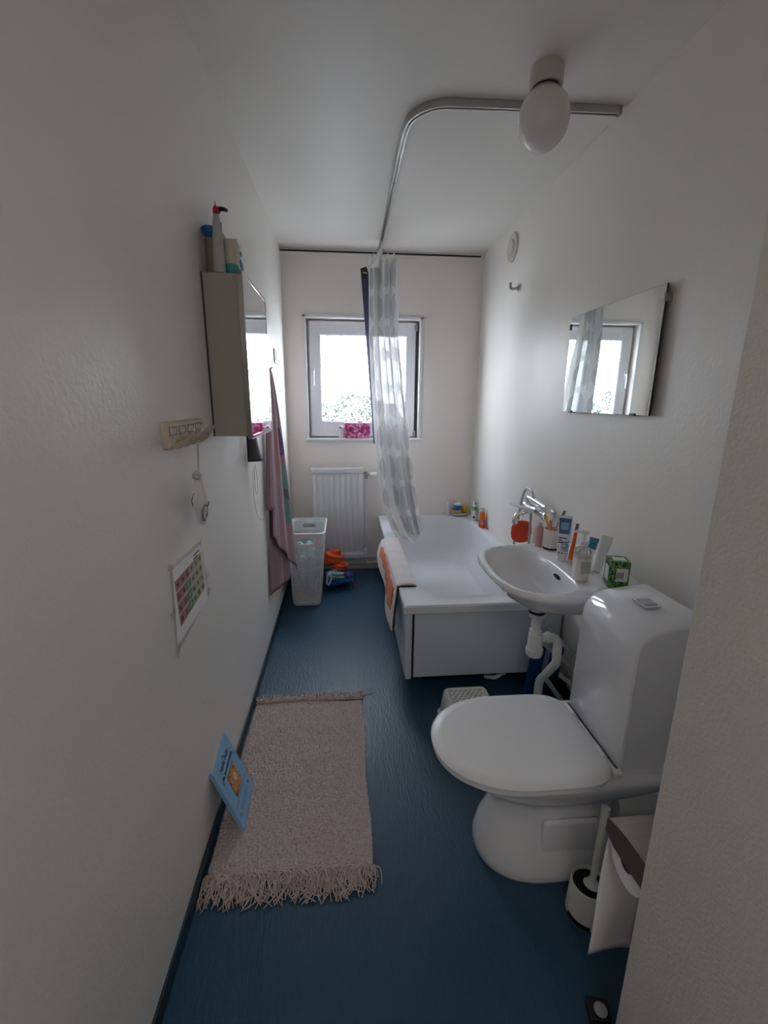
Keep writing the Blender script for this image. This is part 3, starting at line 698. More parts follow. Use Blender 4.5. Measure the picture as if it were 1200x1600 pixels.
# handle openings near and far side
rem = [f for f in bm.faces if .455 < f.calc_center_median().z < .488 and abs(f.calc_center_median().x-bx) < .045 and (f.calc_center_median().y < 3.0 or f.calc_center_median().y > 3.37)]
bmesh.ops.delete(bm, geom=rem, context='FACES')
obj('basket_wall', bm, 'basket_plastic', t, 50, solid=.003)
bm = bmn(); loft(bm, [rrect(bx+.004, by+.02, .130+a, .212+a, .04, z) for a, z in ((0, .515), (.007, .516), (.008, .530), (0, .533), (-.004, .528), (-.004, .516))], False, False); obj('basket_rim', bm, 'basket_plastic', t, 50)
bm = bmn(); loft(bm, [rrect(bx, by, .094, .212, .034, z) for z in (.003, .014)]); obj('basket_bottom', bm, 'basket_plastic', t, 50)
bm = bmn(); bmesh.ops.create_icosphere(bm, subdivisions=4, radius=1)
for v in bm.verts:
    d = v.co.copy(); q = 1+.12*math.sin(7*d.x+3*d.y)+.09*math.sin(11*d.z+5*d.y)+.05*math.sin(19*d.x*d.y)
    v.co = Vector((bx+d.x*.085*q, by+d.y*.17*q, .23+d.z*.19*q))
obj('laundry', bm, 'teal_cloth', None, 60, 'crumpled laundry inside the tall white basket', 'laundry')

# things on the floor beside the basket
def lump(bm, c, r, seed, amp=.2, sub=4, fl=None, mi=0):
    b2 = bmn(); bmesh.ops.create_icosphere(b2, subdivisions=sub, radius=1)
    for v in b2.verts:
        d = v.co.copy(); q = 1+amp*(math.sin(5*d.x+seed)*math.cos(4*d.y-seed)+.6*math.sin(9*d.z+2*seed+3*d.x)+.4*math.sin(15*d.y+seed*3))
        p = Vector((c[0]+d.x*r[0]*q, c[1]+d.y*r[1]*q, c[2]+d.z*r[2]*q))
        if fl is not None: p.z = max(p.z, fl)
        v.co = p
    me = bpy.data.meshes.new('tmp'); b2.to_mesh(me); b2.free(); bm.from_mesh(me); bpy.data.meshes.remove(me)
t = thing('swim_bag', 'crumpled blue and pale bag on the floor beside the laundry basket', 'bag', (-.08, 3.35, 0))
bm = bmn(); lump(bm, (-.055, 3.33, .075), (.10, .085, .06), 1.3, .22, fl=.002); obj('bag_body', bm, 'blue_cloth', t, 60)
bm = bmn(); lump(bm, (-.09, 3.27, .115), (.062, .05, .035), 4.3, .25); obj('bag_top', bm, 'teal_cloth', t, 60)
bm = bmn(); tube(bm, [(-.15, 3.22, .06), (-.145, 3.2, .13), (-.13, 3.2, .155), (-.115, 3.21, .11), (-.14, 3.21, .05)], .007, 8, 4); obj('bag_strap', bm, 'white_plastic', t, 60)
t = thing('arm_floats', 'crumpled orange cloth with dark red straps lying on the blue bag', 'clothes', (-.09, 3.4, .15))
bm = bmn(); lump(bm, (-.10, 3.36, .222), (.07, .06, .055), 2.1, .28); lump(bm, (-.05, 3.33, .165), (.055, .05, .03), 5.1, .3); obj('cloth', bm, 'orange_cloth', t, 60)
for pts in ([(-.06, 3.32, .185), (.0, 3.29, .155), (.06, 3.28, .125)], [(-.06, 3.31, .17), (.01, 3.28, .135), (.07, 3.27, .138), (.10, 3.27, .145)], [(-.04, 3.29, .15), (.02, 3.25, .10), (.06, 3.22, .03)]):
    bm = bmn(); tube(bm, pts, .004, 6, 4); obj('strap', bm, 'maroon', t, 60)
t.name = 'orange_cloth'

# ------------------------------------------------------------------ bathtub
t = thing('bathtub', 'white enamelled built-in bathtub under the window', 'bathtub', (.68, 2.8, 0))
TX0, TX1, TY0, TY1, TZ = .270, 1.073, 1.938, 3.688, .476
bm = bmn()
cx, cy = (TX0+TX1)/2, (TY0+TY1)/2
def tring(x0, x1, y0, y1, r, z, k=10): return rrect((x0+x1)/2, (y0+y1)/2, (x1-x0)/2, (y1-y0)/2, r, z, k)
rings = [tring(TX0+.004, TX1, TY0+.004, TY1, .012, TZ-.045), tring(TX0, TX1, TY0, TY1, .014, TZ-.040), tring(TX0, TX1, TY0, TY1, .016, TZ-.008), tring(TX0+.006, TX1-.002, TY0+.006, TY1-.002, .018, TZ)]
ix0, ix1, iy0, iy1 = .355, 1.028, 2.045, 3.632
rings += [tring(ix0, ix1, iy0, iy1, .19, TZ-.001), tring(ix0+.006, ix1-.006, iy0+.008, iy1-.008, .19, TZ-.006), tring(ix0+.016, ix1-.014, iy0+.022, iy1-.020, .185, TZ-.035),
          tring(ix0+.035, ix1-.03, iy0+.07, iy1-.06, .18, TZ-.16), tring(ix0+.060, ix1-.055, iy0+.15, iy1-.12, .17, TZ-.28), tring(ix0+.10, ix1-.095, iy0+.22, iy1-.18, .14, TZ-.325), tring(ix0+.2, ix1-.2, iy0+.4, iy1-.4, .05, TZ-.335)]
loft(bm, rings, False, True); obj('tub_shell', bm, 'enamel', t, 35)
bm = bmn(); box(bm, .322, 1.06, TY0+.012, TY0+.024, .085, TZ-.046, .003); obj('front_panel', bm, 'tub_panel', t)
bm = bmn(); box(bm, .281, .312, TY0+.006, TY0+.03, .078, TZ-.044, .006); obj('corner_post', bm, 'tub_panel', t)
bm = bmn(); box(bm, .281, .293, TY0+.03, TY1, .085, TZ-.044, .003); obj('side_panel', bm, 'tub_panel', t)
bm = bmn(); box(bm, .300, .33, TY0+.028, TY0+.06, .083, TZ-.044); obj('post_recess', bm, 'black', t)
for x, y in ((.38, 2.1), (.95, 2.1), (.38, 3.5), (.95, 3.5)):
    bm = bmn(); lathe(bm, [(.028, 0), (.028, .008), (.012, .014), (.012, .20)], (x, y, 0), n=16); obj('foot', bm, 'lid_metal', t, 40)
bm = bmn(); tube(bm, [(.72, 2.04, .012), (.76, 2.00, .03), (.80, 2.00, .055), (.815, 2.03, .03), (.81, 2.08, .012)], .011, 10, 5); obj('drain_hose', bm, 'white_plastic', None, 60, 'short white hose lying in the gap beneath the bathtub', 'hose')

# bath mat over the tub edge
t = thing('bath_mat', 'pale bath mat with an orange face folded over the left tub edge', 'bath mat', (.30, 2.5, .2))
MY0, MY1 = 2.17, 3.00
def matpath(k, v):
    pts = [Vector((.366, 0, .452)), Vector((.362, 0, .478)), Vector((.345, 0, .484)), Vector((.285, 0, .484)), Vector((.262, 0, .476)), Vector((.254, 0, .44)), Vector((.243, 0, .37)), Vector((.235, 0, .280))]
    s = k*(len(pts)-1); i = min(int(s), len(pts)-2); return pts[i].lerp(pts[i+1], s-i)
def matfn(u, v):
    p = matpath(u, v); y = lerp(MY0, MY1, v); dn = max(0, u-.6)/.4
    return Vector((p.x-.012*dn*math.sin(v*9)-.01*dn, y-.10*dn*(1-v)+.02*dn*math.sin(v*6), p.z+.003*math.sin(v*40)*(1-dn)+.10*dn*v*v))
bm = bmn(); grid(bm, matfn, 42, 50); obj('mat_sheet', bm, ['mat_white'], t, 60, solid=.008)
bm = bmn(); grid(bm, lambda u, v: (lambda p: Vector((p.x-.008-.004*math.sin(v*30+u*5), p.y, p.z)))(matfn(.66+.22*u*(1-.25*v), .05+.80*v)), 10, 40); obj('orange_face', bm, 'coral_cloth', t, 60, solid=.006)
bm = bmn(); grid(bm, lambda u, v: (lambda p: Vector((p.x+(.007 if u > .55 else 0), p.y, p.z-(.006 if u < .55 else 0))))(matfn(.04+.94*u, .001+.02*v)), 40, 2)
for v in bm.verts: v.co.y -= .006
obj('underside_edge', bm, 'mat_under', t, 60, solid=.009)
bm = bmn(); lump(bm, (.232, 2.86, .38), (.014, .035, .035), 3, .2); obj('rolled_corner', bm, 'mat_white', t, 60)

# things in the far corner of the tub rim
TT = TZ+.0005
t = thing('small_bottle', 'slim pale bottle on the tub rim left of the soap dish', 'bottle', (.865, 3.66, TT))
bm = bmn(); lathe(bm, [(.016, 0), (.017, .004), (.015, .08)], (.865, 3.66, TT), n=20); obj('bottle_body', bm, 'lotion', t, 40)
bm = bmn(); lathe(bm, [(.018, .08), (.019, .083), (.019, .105), (.016, .108)], (.865, 3.66, TT), n=20); obj('bottle_cap', bm, 'white_plastic', t, 40)
t = thing('soap_dish', 'dark bottomed cream dish holding bath things in the tub corner', 'dish', (.965, 3.63, TT))
bm = bmn(); loft(bm, [sring(.965, 3.635, TT+z, a, a, b, n=32) for a, b, z in ((.055, .035, 0), (.066, .040, .006), (.070, .044, .022), (.066, .040, .024), (.058, .034, .014), (.02, .012, .012))]); obj('dish', bm, 'dish_cream', t, 40)
bm = bmn(); loft(bm, [sring(.965, 3.635, TT+z, a, a, b, n=32) for a, b, z in ((.057, .037, -.0), (.0675, .0415, .0065))]); obj('dish_base', bm, 'dark_edge', t, 40)
def soft(name, c, r, m, seed, label, cat='sponge', amp=.12, sub=3):
    bm = bmn(); lump(bm, c, r, seed, amp, sub); return obj(name, bm, m, None, 60, label, cat)
soft('bath_sponge', (.935, 3.628, TT+.037), (.042, .03, .016), 'tan', 1, 'tan scrubbing pad lowest in the dish at the tub corner')
soft('bath_puff', (.940, 3.636, TT+.068), (.036, .028, .020), 'blue_soft', 2, 'blue bath puff on top of the tan pad', amp=.2)
soft('bath_sponge', (.945, 3.632, TT+.098), (.030, .022, .015), 'white_plastic', 3, 'white foam sponge topmost of the dish pile')
soft('bath_sponge', (1.012, 3.640, TT+.058), (.030, .028, .036), 'yellow', 4, 'round yellow sponge standing behind the shampoo bottles', amp=.05)
t = thing('shampoo_bottle', 'white and green shampoo bottle on the tub rim beside the wall', 'bottle', (1.043, 3.48, TT))
bm = bmn(); loft(bm, [sring(1.043, 3.48, TT+z, a, a, b, n=28) for a, b, z in ((.018, .026, 0), (.020, .028, .01), (.020, .028, .08), (.018, .026, .115), (.009, .010, .125))]); obj('bottle_body', bm, 'white_plastic', t, 40)
bm = bmn(); loft(bm, [sring(1.043, 3.48, TT+z, a, a, b, n=28) for a, b, z in ((.0207, .0287, .085), (.0197, .0277, .108), (.018, .025, .117))]); obj('green_band', bm, 'green_label', t, 40)
bm = bmn(); lathe(bm, [(.010, 0), (.010, .002)], (1.035, 3.4535, TT+.030), (-.3, -1, 0), 16); obj('leaf_mark', bm, 'green_dark', t)
bm = bmn(); lathe(bm, [(.010, .124), (.011, .127), (.011, .148), (.008, .152)], (1.043, 3.48, TT), n=16); obj('bottle_cap', bm, 'white_plastic', t, 40)
bm = bmn(); box(bm, 1.047, 1.053, 3.462, 3.470, TT+.130, TT+.152, .001); obj('cap_notch', bm, 'dark_edge', t)
t = thing('shower_gel', 'orange shower gel bottle on the tub rim beside the wall', 'bottle', (1.045, 3.26, TT))
bm = bmn(); loft(bm, [sring(1.043, 3.26, TT+z, a, a, b, n=28) for a, b, z in ((.020, .028, 0), (.024, .033, .01), (.024, .034, .06), (.020, .028, .10), (.018, .022, .118), (.012, .014, .124))]); obj('bottle_body', bm, 'orange_plastic', t, 40)
bm = bmn(); lathe(bm, [(.015, .120), (.016, .124), (.015, .145), (.010, .150)], (1.043, 3.26, TT), n=18); obj('bottle_cap', bm, 'clear_plastic', t, 40)
bm = bmn(); lathe(bm, [(.014, 0), (.014, .0015)], (1.030, 3.230, TT+.048), (-.45, -1, 0), 18, sy=1.7); obj('bottle_label', bm, 'pink_soft', t)

# ------------------------------------------------------------------ window sill things
t = thing('gift_box', 'pink flowered box on the window sill', 'box', (.105, 3.715, WZ0+.005))
bm = bmn(); box(bm, .002, .206, 3.682, 3.733, WZ0+.005, WZ0+.128, .004); obj('box_body', bm, 'flower_print', t)
for x, zz, r in ((.05, .07, .026), (.022, .035, .016), (.145, .075, .022), (.165, .03, .016), (.10, .04, .012)):
    bm = bmn()
    for k in range(5):
        a = 2*PI*k/5; lathe(bm, [(r*.45, 0), (r*.45, .0012)], (x+.5*r*math.cos(a), 3.682, WZ0+.005+zz+.5*r*math.sin(a)), (0, -1, 0), 10)
    obj('printed_flower', bm, 'magenta', t)
bm = bmn(); box(bm, .105, .145, 3.70, 3.715, WZ0+.128, WZ0+.142, .002); obj('clip', bm, 'grey_plastic', t)
t = thing('small_pack', 'small white and pink pack on the window sill left of the flowered box', 'pack', (-.025, 3.715, WZ0+.005))
bm = bmn(); box(bm, -.046, -.004, 3.69, 3.715, WZ0+.005, WZ0+.095, .004); obj('pack_body', bm, 'pale_pink', t)
bm = bmn(); box(bm, -.044, -.028, 3.6885, 3.6905, WZ0+.012, WZ0+.085, .0005); box(bm, -.040, -.022, 3.695, 3.71, WZ0+.094, WZ0+.106, .002); obj('pack_front', bm, 'white_plastic', t)
bm = bmn(); box(bm, -.042, -.026, 3.6880, 3.6900, WZ0+.083, WZ0+.094, .0005); obj('pack_mark', bm, 'dark_edge', t)

# ------------------------------------------------------------------ shower curtain
t = thing('shower_curtain', 'gathered translucent white shower curtain with grey ovals hanging into the tub', 'curtain', (.30, 3.35, .4))
def interp(tab, v):
    for (a, x), (b, y) in zip(tab, tab[1:]):
        if v <= b: return lerp(Vector(x), Vector(y), (v-a)/(b-a))
    return Vector(tab[-1][1])
# (z, left xy), (z, right xy) as v rises from the top (z 2.36) to the hem
Ltab = [(0, (.175, 3.45, 2.37)), (.28, (.19, 3.42, 1.85)), (.64, (.235, 3.36, 1.10)), (.85, (.270, 3.24, .68)), (.95, (.345, 3.08, .505)), (1, (.425, 2.99, .462))]
Rtab = [(0, (.375, 3.38, 2.37)), (.28, (.385, 3.38, 1.85)), (.45, (.425, 3.38, 1.50)), (.64, (.485, 3.35, 1.10)), (.85, (.545, 3.31, .70)), (.95, (.575, 3.27, .50)), (1, (.572, 3.25, .43))]
def curt(u, v):
    p = lerp(interp(Ltab, v), interp(Rtab, v), u)
    k = u*PI*6+.7*math.sin(v*3)+.8*math.sin(u*5+v*2)
    fl = .35+.65*min(1, v*3)
    p.y += .045*math.sin(k)*fl+.02*math.sin(2.3*k+v*4)
    p.x += .010*math.sin(2*k+1+v*2)*fl
    if v < .04: p.z += .030*math.sin(u*PI*9.5+.5)*(1-v/.04)
    if v > .96: p.z += .016*math.sin(u*PI*5)*(v-.96)/.04
    return p
bm = bmn(); grid(bm, curt, 130, 120, lambda u, v: (u*1.25, v*1.95)); obj('curtain_sheet', bm, 'curtain_cloth', t, 80)
# gathered header strips up to the rail
for k in range(5):
    y = 3.40+.045*k
    bm = bmn(); tube(bm, [(.268, y, 2.474), (.268+.006, y, 2.455), (.27, y, 2.43)], .0045, 8, 3)
    tube(bm, [(.27, y, 2.43), (.265+.02*math.sin(k*2.1), y, 2.36)], .008, 8); obj('glider', bm, 'white_plastic', t, 50)
def heads(k, x0, x1):
    return lambda u, v: Vector((lerp(x0, x1, u)*(v)+.27*(1-v)+.004*math.sin(u*9), 3.40+.045*k+.02*math.sin(u*PI*2+k)*v, 2.445-.14*v))
for k, (a, b) in enumerate(((.17, .25), (.21, .29), (.25, .33), (.29, .36), (.31, .385))):
    bm = bmn(); grid(bm, heads(k*.8, a, b), 8, 8, lambda u, v: (.02+.02*u, .01+.03*v)); obj('header_pleat', bm, 'curtain_cloth', t, 80)
# outer flap in front of the right part of the window
bm = bmn(); grid(bm, lambda u, v: Vector((lerp(.392+.085*v, .402+.115*v, u)+.0*v, 3.48-.02*v+.012*math.sin(u*PI*2), 1.86-.86*v)), 12, 50, lambda u, v: (.1+u*.16, v*1.0)); obj('curtain_flap', bm, 'curtain_cloth', t, 80)
# dark curtain
t = thing('dark_curtain', 'narrow navy curtain hanging behind the white shower curtain', 'curtain', (.17, 3.50, 1.1))
def navy(u, v):
    x0 = lerp(.130, .222, v); x1 = lerp(.195, .262, v)
    return Vector((lerp(x0, x1, u)+.002*math.sin(u*8+v*3), 3.52+.010*math.sin(u*PI*3), 2.315-1.22*v))
bm = bmn(); grid(bm, navy, 12, 50); obj('curtain_sheet', bm, 'navy_cloth_thin', t, 60)
bm = bmn(); obox(bm, (.158, 3.505, 2.305), (.022, 0, .008), (0, .006, 0), (-.010, 0, .028), .003); obj('header_tab', bm, 'black', t)
for d in (0, .016):
    bm = bmn(); lathe(bm, [(.003, -.001), (.006, 0), (.006, .002), (.003, .003)], (.152+d, 3.498, 2.300-d*.2), (0, -1, 0), 14); obj('eyelet', bm, 'white_plastic', t, 40)
bm = bmn(); tube(bm, [(.160, 3.505, 2.33), (.20, 3.50, 2.40), (.262, 3.50, 2.474)], .0015, 6, 4); obj('cord', bm, 'string', t, 60)

# ------------------------------------------------------------------ sink
SZ, SY = .780, 1.630
t = thing('sink', 'white porcelain wall hung sink between the bathtub and the toilet', 'sink', (.87, SY, .6))
bm = bmn()
def so(dx, z, hy, pf=3.2, cxx=.87): return sring(cxx, SY, z, .322-dx, min(.203, .203), hy, pf, 14, 72)
rings = [sring(.80, SY, .612, .055, .055, .055, 2, 2, 72), sring(.80, SY, .622, .075, .075, .085, 2, 2, 72), sring(.83, SY, .650, .16, .20, .17, 2.2, 4, 72), sring(.85, SY, .690, .235, .222, .235, 2.5, 8, 72),
         so(.035, .735, .278), so(.010, .752, .290), so(0, .762, .295), so(0, .773, .295), so(.006, SZ, .290),
         sring(.715, SY, SZ-.001, .142, .135, .255, 2.5, 3.2, 72), sring(.715, SY, SZ-.008, .136, .128, .248, 2.5, 3.2, 72), sring(.72, SY, .735, .118, .112, .225, 2.4, 3, 72), sring(.735, SY, .685, .09, .09, .17, 2.2, 2.6, 72), sring(.75, SY, .650, .06, .055, .10, 2, 2, 72), sring(.762, SY, .640, .02, .02, .02, 2, 2, 72)]
loft(bm, rings); obj('basin', bm, 'porcelain', t, 50)
bm = bmn(); loft(bm, [[Vector((.838+a, SY-.022+.028*math.cos(2*PI*i/16), .744+.008*math.sin(2*PI*i/16))) for i in range(16)] for a in (-.006, .004)]); obj('overflow_slot', bm, 'black', t, 40)
bm = bmn(); lathe(bm, [(.021, 0), (.022, .003), (.010, .004)], (.762, SY, .639), n=24); obj('drain_ring', bm, 'chrome', t, 40)
bm = bmn(); lathe(bm, [(.034, .612), (.034, .596), (.028, .590)], (.775, SY, 0), n=24); obj('outlet_boss', bm, 'porcelain', t, 40)
# waste trap
t = thing('waste_trap', 'white plastic bottle trap and bent drain pipe under the sink', 'pipe', (.78, SY, 0))
bm = bmn(); lathe(bm, [(.026, .590), (.026, .578), (.030, .577), (.030, .563), (.020, .558), (.019, .505), (.025, .503), (.025, .485), (.027, .480)], (.778, SY, 0), n=28); obj('tailpiece', bm, 'pipe_plastic', t, 40)
bm = bmn(); lathe(bm, [(.024, .488), (.029, .484), (.031, .42), (.035, .418), (.035, .398), (.030, .385), (.012, .380)], (.780, SY, 0), n=28); obj('trap_bottle', bm, 'pipe_plastic', t, 40)
bm = bmn(); lathe(bm, [(.0335, .582), (.0335, .592)], (.776, SY, 0), n=24); obj('rubber_seal', bm, 'dark_rubber', t, 40)
bm = bmn(); tube(bm, [(.80, SY, .462), (.835, SY, .464), (.862, SY-.003, .458), (.875, SY-.006, .435), (.876, SY-.008, .40), (.876, SY-.010, .352), (.874, SY+.012, .315), (.872, SY+.070, .235), (.871, SY+.100, .195), (.870, SY+.110, .15), (.870, SY+.112, .002)], .0185, 18, 5); obj('drain_pipe', bm, 'pipe_plastic', t, 60)
bm = bmn(); tube(bm, [(.828, SY, .464), (.842, SY, .464)], .0235, 20); obj('collar', bm, 'pipe_plastic', t, 40)
# supply pipes on the wall under the sink
bm = bmn(); 
for y in (1.72, 1.77): tube(bm, [(XR-.012, y, .02), (XR-.012, y, .60)], .006, 8)
obj('supply_pipe', bm, 'white_metal', None, 60, 'thin white supply pipes on the wall behind the drain pipe', 'pipe')

# mixer tap
FZ = .852
t = thing('mixer_tap', 'chrome wall mixer tap with a lever above the tub corner', 'tap', (XR, 2.26, FZ-.04))
bm = bmn(); lathe(bm, [(.018, 0), (.024, .004), (.024, .05), (.020, .055), (.020, .245), (.024, .25), (.027, .255), (.027, .30), (.022, .306)], (XR-.055, 2.405, FZ), (0, -1, 0), 24)
lathe(bm, [(.030, 0), (.030, .008), (.016, .012), (.016, .05)], (XR, 2.335, FZ), (-1, 0, 0), 20); lathe(bm, [(.030, 0), (.030, .008), (.016, .012), (.016, .05)], (XR, 2.185, FZ), (-1, 0, 0), 20); obj('tap_body', bm, 'chrome', t, 40)
bm = bmn(); tube(bm, [(XR-.055, 2.39, FZ+.015), (XR-.058, 2.38, FZ+.045), (XR-.058, 2.34, FZ+.05), (XR-.058, 2.15, FZ+.040)], lambda s: .016-.006*abs(s-.5), 12, 4); obj('hand_shower', bm, 'chrome', t, 50)
bm = bmn(); tube(bm, [(XR-.06, 2.30, FZ-.01), (XR-.10, 2.30, FZ-.018), (XR-.135, 2.31, FZ-.028), (XR-.150, 2.31, FZ-.045), (XR-.151, 2.31, FZ-.062)], .012, 14, 4); lathe(bm, [(.015, 0), (.0155, .003), (.0155, .026), (.013, .028)], (XR-.151, 2.31, FZ-.082), n=20); obj('spout', bm, 'chrome', t, 50)
bm = bmn(); tube(bm, [(XR-.075, 2.24, FZ+.004), (XR-.12, 2.27, FZ+.012), (XR-.15, 2.34, FZ+.018), (XR-.16, 2.38, FZ+.018)], lambda s: .010-.004*s, 10, 4); obj('lever', bm, 'white_metal', t, 50)
bm = bmn(); tube(bm, [(XR-.055, 2.31, FZ+.03), (XR-.056, 2.32, FZ+.075), (XR-.058, 2.36, FZ+.098), (XR-.060, 2.41, FZ+.090), (XR-.062, 2.45, FZ+.03), (XR-.062, 2.49, FZ-.12), (XR-.062, 2.52, FZ-.26), (XR-.060, 2.50, .505), (XR-.058, 2.43, .49), (XR-.056, 2.335, .53), (XR-.056, 2.325, .70), (XR-.055, 2.33, FZ-.02)], .0075, 12, 6); obj('shower_hose', bm, 'steel_hose', t, 60)
t = thing('bath_sponge', 'round red orange sponge hanging behind the tap spout', 'sponge', (1.0, 2.42, .66))
bm = bmn(); bmesh.ops.create_icosphere(bm, subdivisions=4, radius=1)
for v in bm.verts:
    d = v.co.copy(); e = lambda a: math.copysign(abs(a)**.8, a)
    v.co = Vector((1.002+.060*e(d.x)*(1+.02*math.sin(30*d.z)), 2.40+.030*d.y, .695+.066*e(d.z)))
obj('sponge_body', bm, 'red_orange', t, 60)
bm = bmn(); tube(bm, [(1.0, 2.40, .755), (1.01, 2.40, .81), (1.02, 2.39, .845)], .002, 6, 3); obj('cord', bm, 'string', t, 60)

# things on the sink
DZ = SZ+.0008
t = thing('toothbrush_cup', 'white cup with a dark foot on the sink behind the toothpaste tube', 'cup', (.965, 1.845, DZ))
CX, CY = .918, 1.852
bm = bmn(); lathe(bm, [(.035, .008), (.037, .012), (.037, .090), (.0345, .091), (.034, .014), (.01, .012)], (CX, CY, DZ), n=32); obj('cup_body', bm, 'lotion', t, 40)
bm = bmn(); lathe(bm, [(.034, 0), (.036, .002), (.036, .008)], (CX, CY, DZ), n=32); obj('cup_foot', bm, 'black', t, 40)
def brush(name, label, base, tip, m, mb, r=.0045, group=None, par=None):
    b, p = Vector(base), Vector(tip); d = (p-b).normalized()
    t = thing(name, label, 'toothbrush', b)
    bm = bmn(); sd = d.orthogonal().normalized(); k = b.lerp(p, .5)+sd*.002
    tube(bm, [b, b.lerp(p, .3), k, b.lerp(p, .8), p], lambda s: r*(1.15-.55*s if s < .8 else .75), 10, 4); obj('brush_handle', bm, m, t, 60)
    hd = b.lerp(p, .91); nrm = Vector((-.55, -.75, 0)); nrm = (nrm-d*nrm.dot(d)).normalized(); sd = d.cross(nrm)
    bm = bmn(); obox(bm, hd+nrm*.0065, d*.012, sd*.005, nrm*.005, .001); obj('bristles', bm, mb, t)
    return t
brush('toothbrush', 'yellow toothbrush leaning in the white cup on the sink', (.925, 1.845, DZ+.02), (.885, 1.875, DZ+.155), 'yellow_brush', 'yellow', .0065)
brush('toothbrush', 'pale grey toothbrush rising highest from the white cup', (.915, 1.85, DZ+.02), (.955, 1.83, DZ+.180), 'white_plastic', 'bristle_grey')
brush('toothbrush', 'stubby pink toothbrush in the white cup on the sink', (.908, 1.86, DZ+.02), (.915, 1.870, DZ+.122), 'pink_soft', 'pink_soft', .009)
brush('toothbrush', 'coral toothbrush at the right side of the white cup', (.928, 1.855, DZ+.02), (.943, 1.852, DZ+.118), 'pink_soft', 'pink_soft', .009)
t = thing('pink_bottle', 'pale pink clear bottle behind the white cup', 'bottle', (.965, 1.915, DZ))
bm = bmn(); lathe(bm, [(.014, 0), (.015, .004), (.015, .085), (.008, .095)], (.878, 1.893, DZ), n=18); obj('bottle_body', bm, 'pink_clear', t, 40)
bm = bmn(); lathe(bm, [(.009, .093), (.009, .108), (.006, .11)], (.878, 1.893, DZ), n=14); obj('bottle_cap', bm, 'grey_plastic', t, 40)
# toothpaste tube standing on its cap
t = thing('toothpaste_tube', 'white toothpaste tube with a blue top standing at the basin edge', 'tube', (.885, 1.69, DZ))
AX, AY = Vector((.83, -.56, 0)), Vector((.56, .83, 0))      # broad side faces the door
TC = Vector((.888, 1.690, DZ))
def pt(a, b, z): return TC+AX*a+AY*b+Vector((0, 0, z))
bm = bmn(); loft(bm, [[pt(a*math.cos(2*PI*i/24), b*math.sin(2*PI*i/24), z) for i in range(24)] for a, b, z in ((.019, .017, .022), (.022, .018, .03), (.024, .013, .09), (.0255, .006, .16), (.026, .0015, .185), (.026, .0015, .193))]); obj('tube_body', bm, 'white_plastic', t, 40)
bm = bmn(); loft(bm, [[pt(.017*math.cos(2*PI*i/24), .016*math.sin(2*PI*i/24), z) for i in range(24)] for z in (0, .022)]); obj('tube_cap', bm, 'white_plastic', t, 40)
def tubepatch(a0, a1, z0, z1, off=.0006, tap=0):
    def half(z):
        T = [(.03, .022, .018), (.09, .024, .013), (.16, .0255, .006), (.185, .026, .0015), (.2, .026, .0015)]
        for (p, A, B), (q, C, D) in zip(T, T[1:]):
            if z <= q: s = (z-p)/(q-p); return lerp(A, C, s), lerp(B, D, s)
        return T[-1][1:]
    def f(u, v):
        z = lerp(z0, z1, v); A, B = half(z); a = lerp(a0, a1, u)*(1-tap*(1-v)); return pt(A*a, -B*math.sqrt(max(0, 1-a*a))-off, z)
    return f
bm = bmn(); grid(bm, tubepatch(-.92, .92, .118, .182, tap=.12), 10, 10); obj('blue_print', bm, 'tube_blue', t, 60)
bm = bmn(); grid(bm, tubepatch(-.6, .6, .135, .166, .0012), 8, 6); obj('sky_print', bm, 'tube_sky', t, 60)
bm = bmn(); grid(bm, tubepatch(-.2, .92, .045, .088), 8, 8); obj('swirl_print', bm, 'tube_swirl', t, 60)
for (s_, z, sz, a) in (('dentodent', .1, .0105, 0), ('Sensi', .088, .007, -.012), ('Fresh', .078, .007, -.012)):
    pass
for z0, a0, a1 in ((.0985, -.8, .55), (.0885, -.85, -.2), (.0795, -.85, .0), (.036, -.7, -.35), (.036, -.15, .2), (.036, .4, .6)):
    bm = bmn(); grid(bm, tubepatch(a0, a1, z0, z0+.0045, .0009), 6, 2); obj('print_line', bm, 'ink_dark', t)
# orange toothbrush leaning on the wall
ob = brush('toothbrush', 'orange and red toothbrush leaning against the wall beside the toothpaste tube', (.912, 1.668, DZ+.004), (.938, 1.685, DZ+.160), 'orange_brush', 'bristle_grey', .0085)
bm = bmn(); lathe(bm, [(.010, 0), (.011, .003), (.011, .012), (.008, .014)], (.912, 1.668, DZ), n=16); obj('suction_foot', bm, 'lotion', ob, 40)
# soap pump
t = thing('soap_dispenser', 'clear pump bottle of white lotion at the near corner of the sink', 'soap dispenser', (.875, 1.49, DZ))
PX0, PY0 = .862, 1.492
bm = bmn(); loft(bm, [rrect(PX0, PY0, .026*s, .021*s, .010*s, DZ+z, 5) for s, z in ((.95, 0), (1, .004), (1, .092), (.96, .098))]); obj('lotion', bm, 'lotion', t, 40)
bm = bmn(); loft(bm, [rrect(PX0, PY0, .0275*s, .0225*s, .011*s, DZ+z, 5) for s, z in ((1, .0885), (1, .112), (.85, .122), (.42, .128), (.40, .134))]); obj('bottle_shoulder', bm, 'clear_plastic', t, 40)
bm = bmn(); lathe(bm, [(.013, .130), (.0135, .134), (.0135, .148), (.006, .152), (.005, .175), (.014, .177), (.014, .184), (.008, .187)], (PX0, PY0, DZ), n=20); tube(bm, [(PX0, PY0, DZ+.182), (PX0-.022, PY0+.010, DZ+.183), (PX0-.038, PY0+.016, DZ+.178)], lambda s: .0055-.002*s, 10, 3); obj('pump', bm, 'white_plastic', t, 40)
bm = bmn(); loft(bm, [rrect(PX0+.006, PY0-.002, .0225, .0215, .010, DZ+z, 5) for z in (.03, .075)]); obj('label_band', bm, 'tube_silver', t, 40)
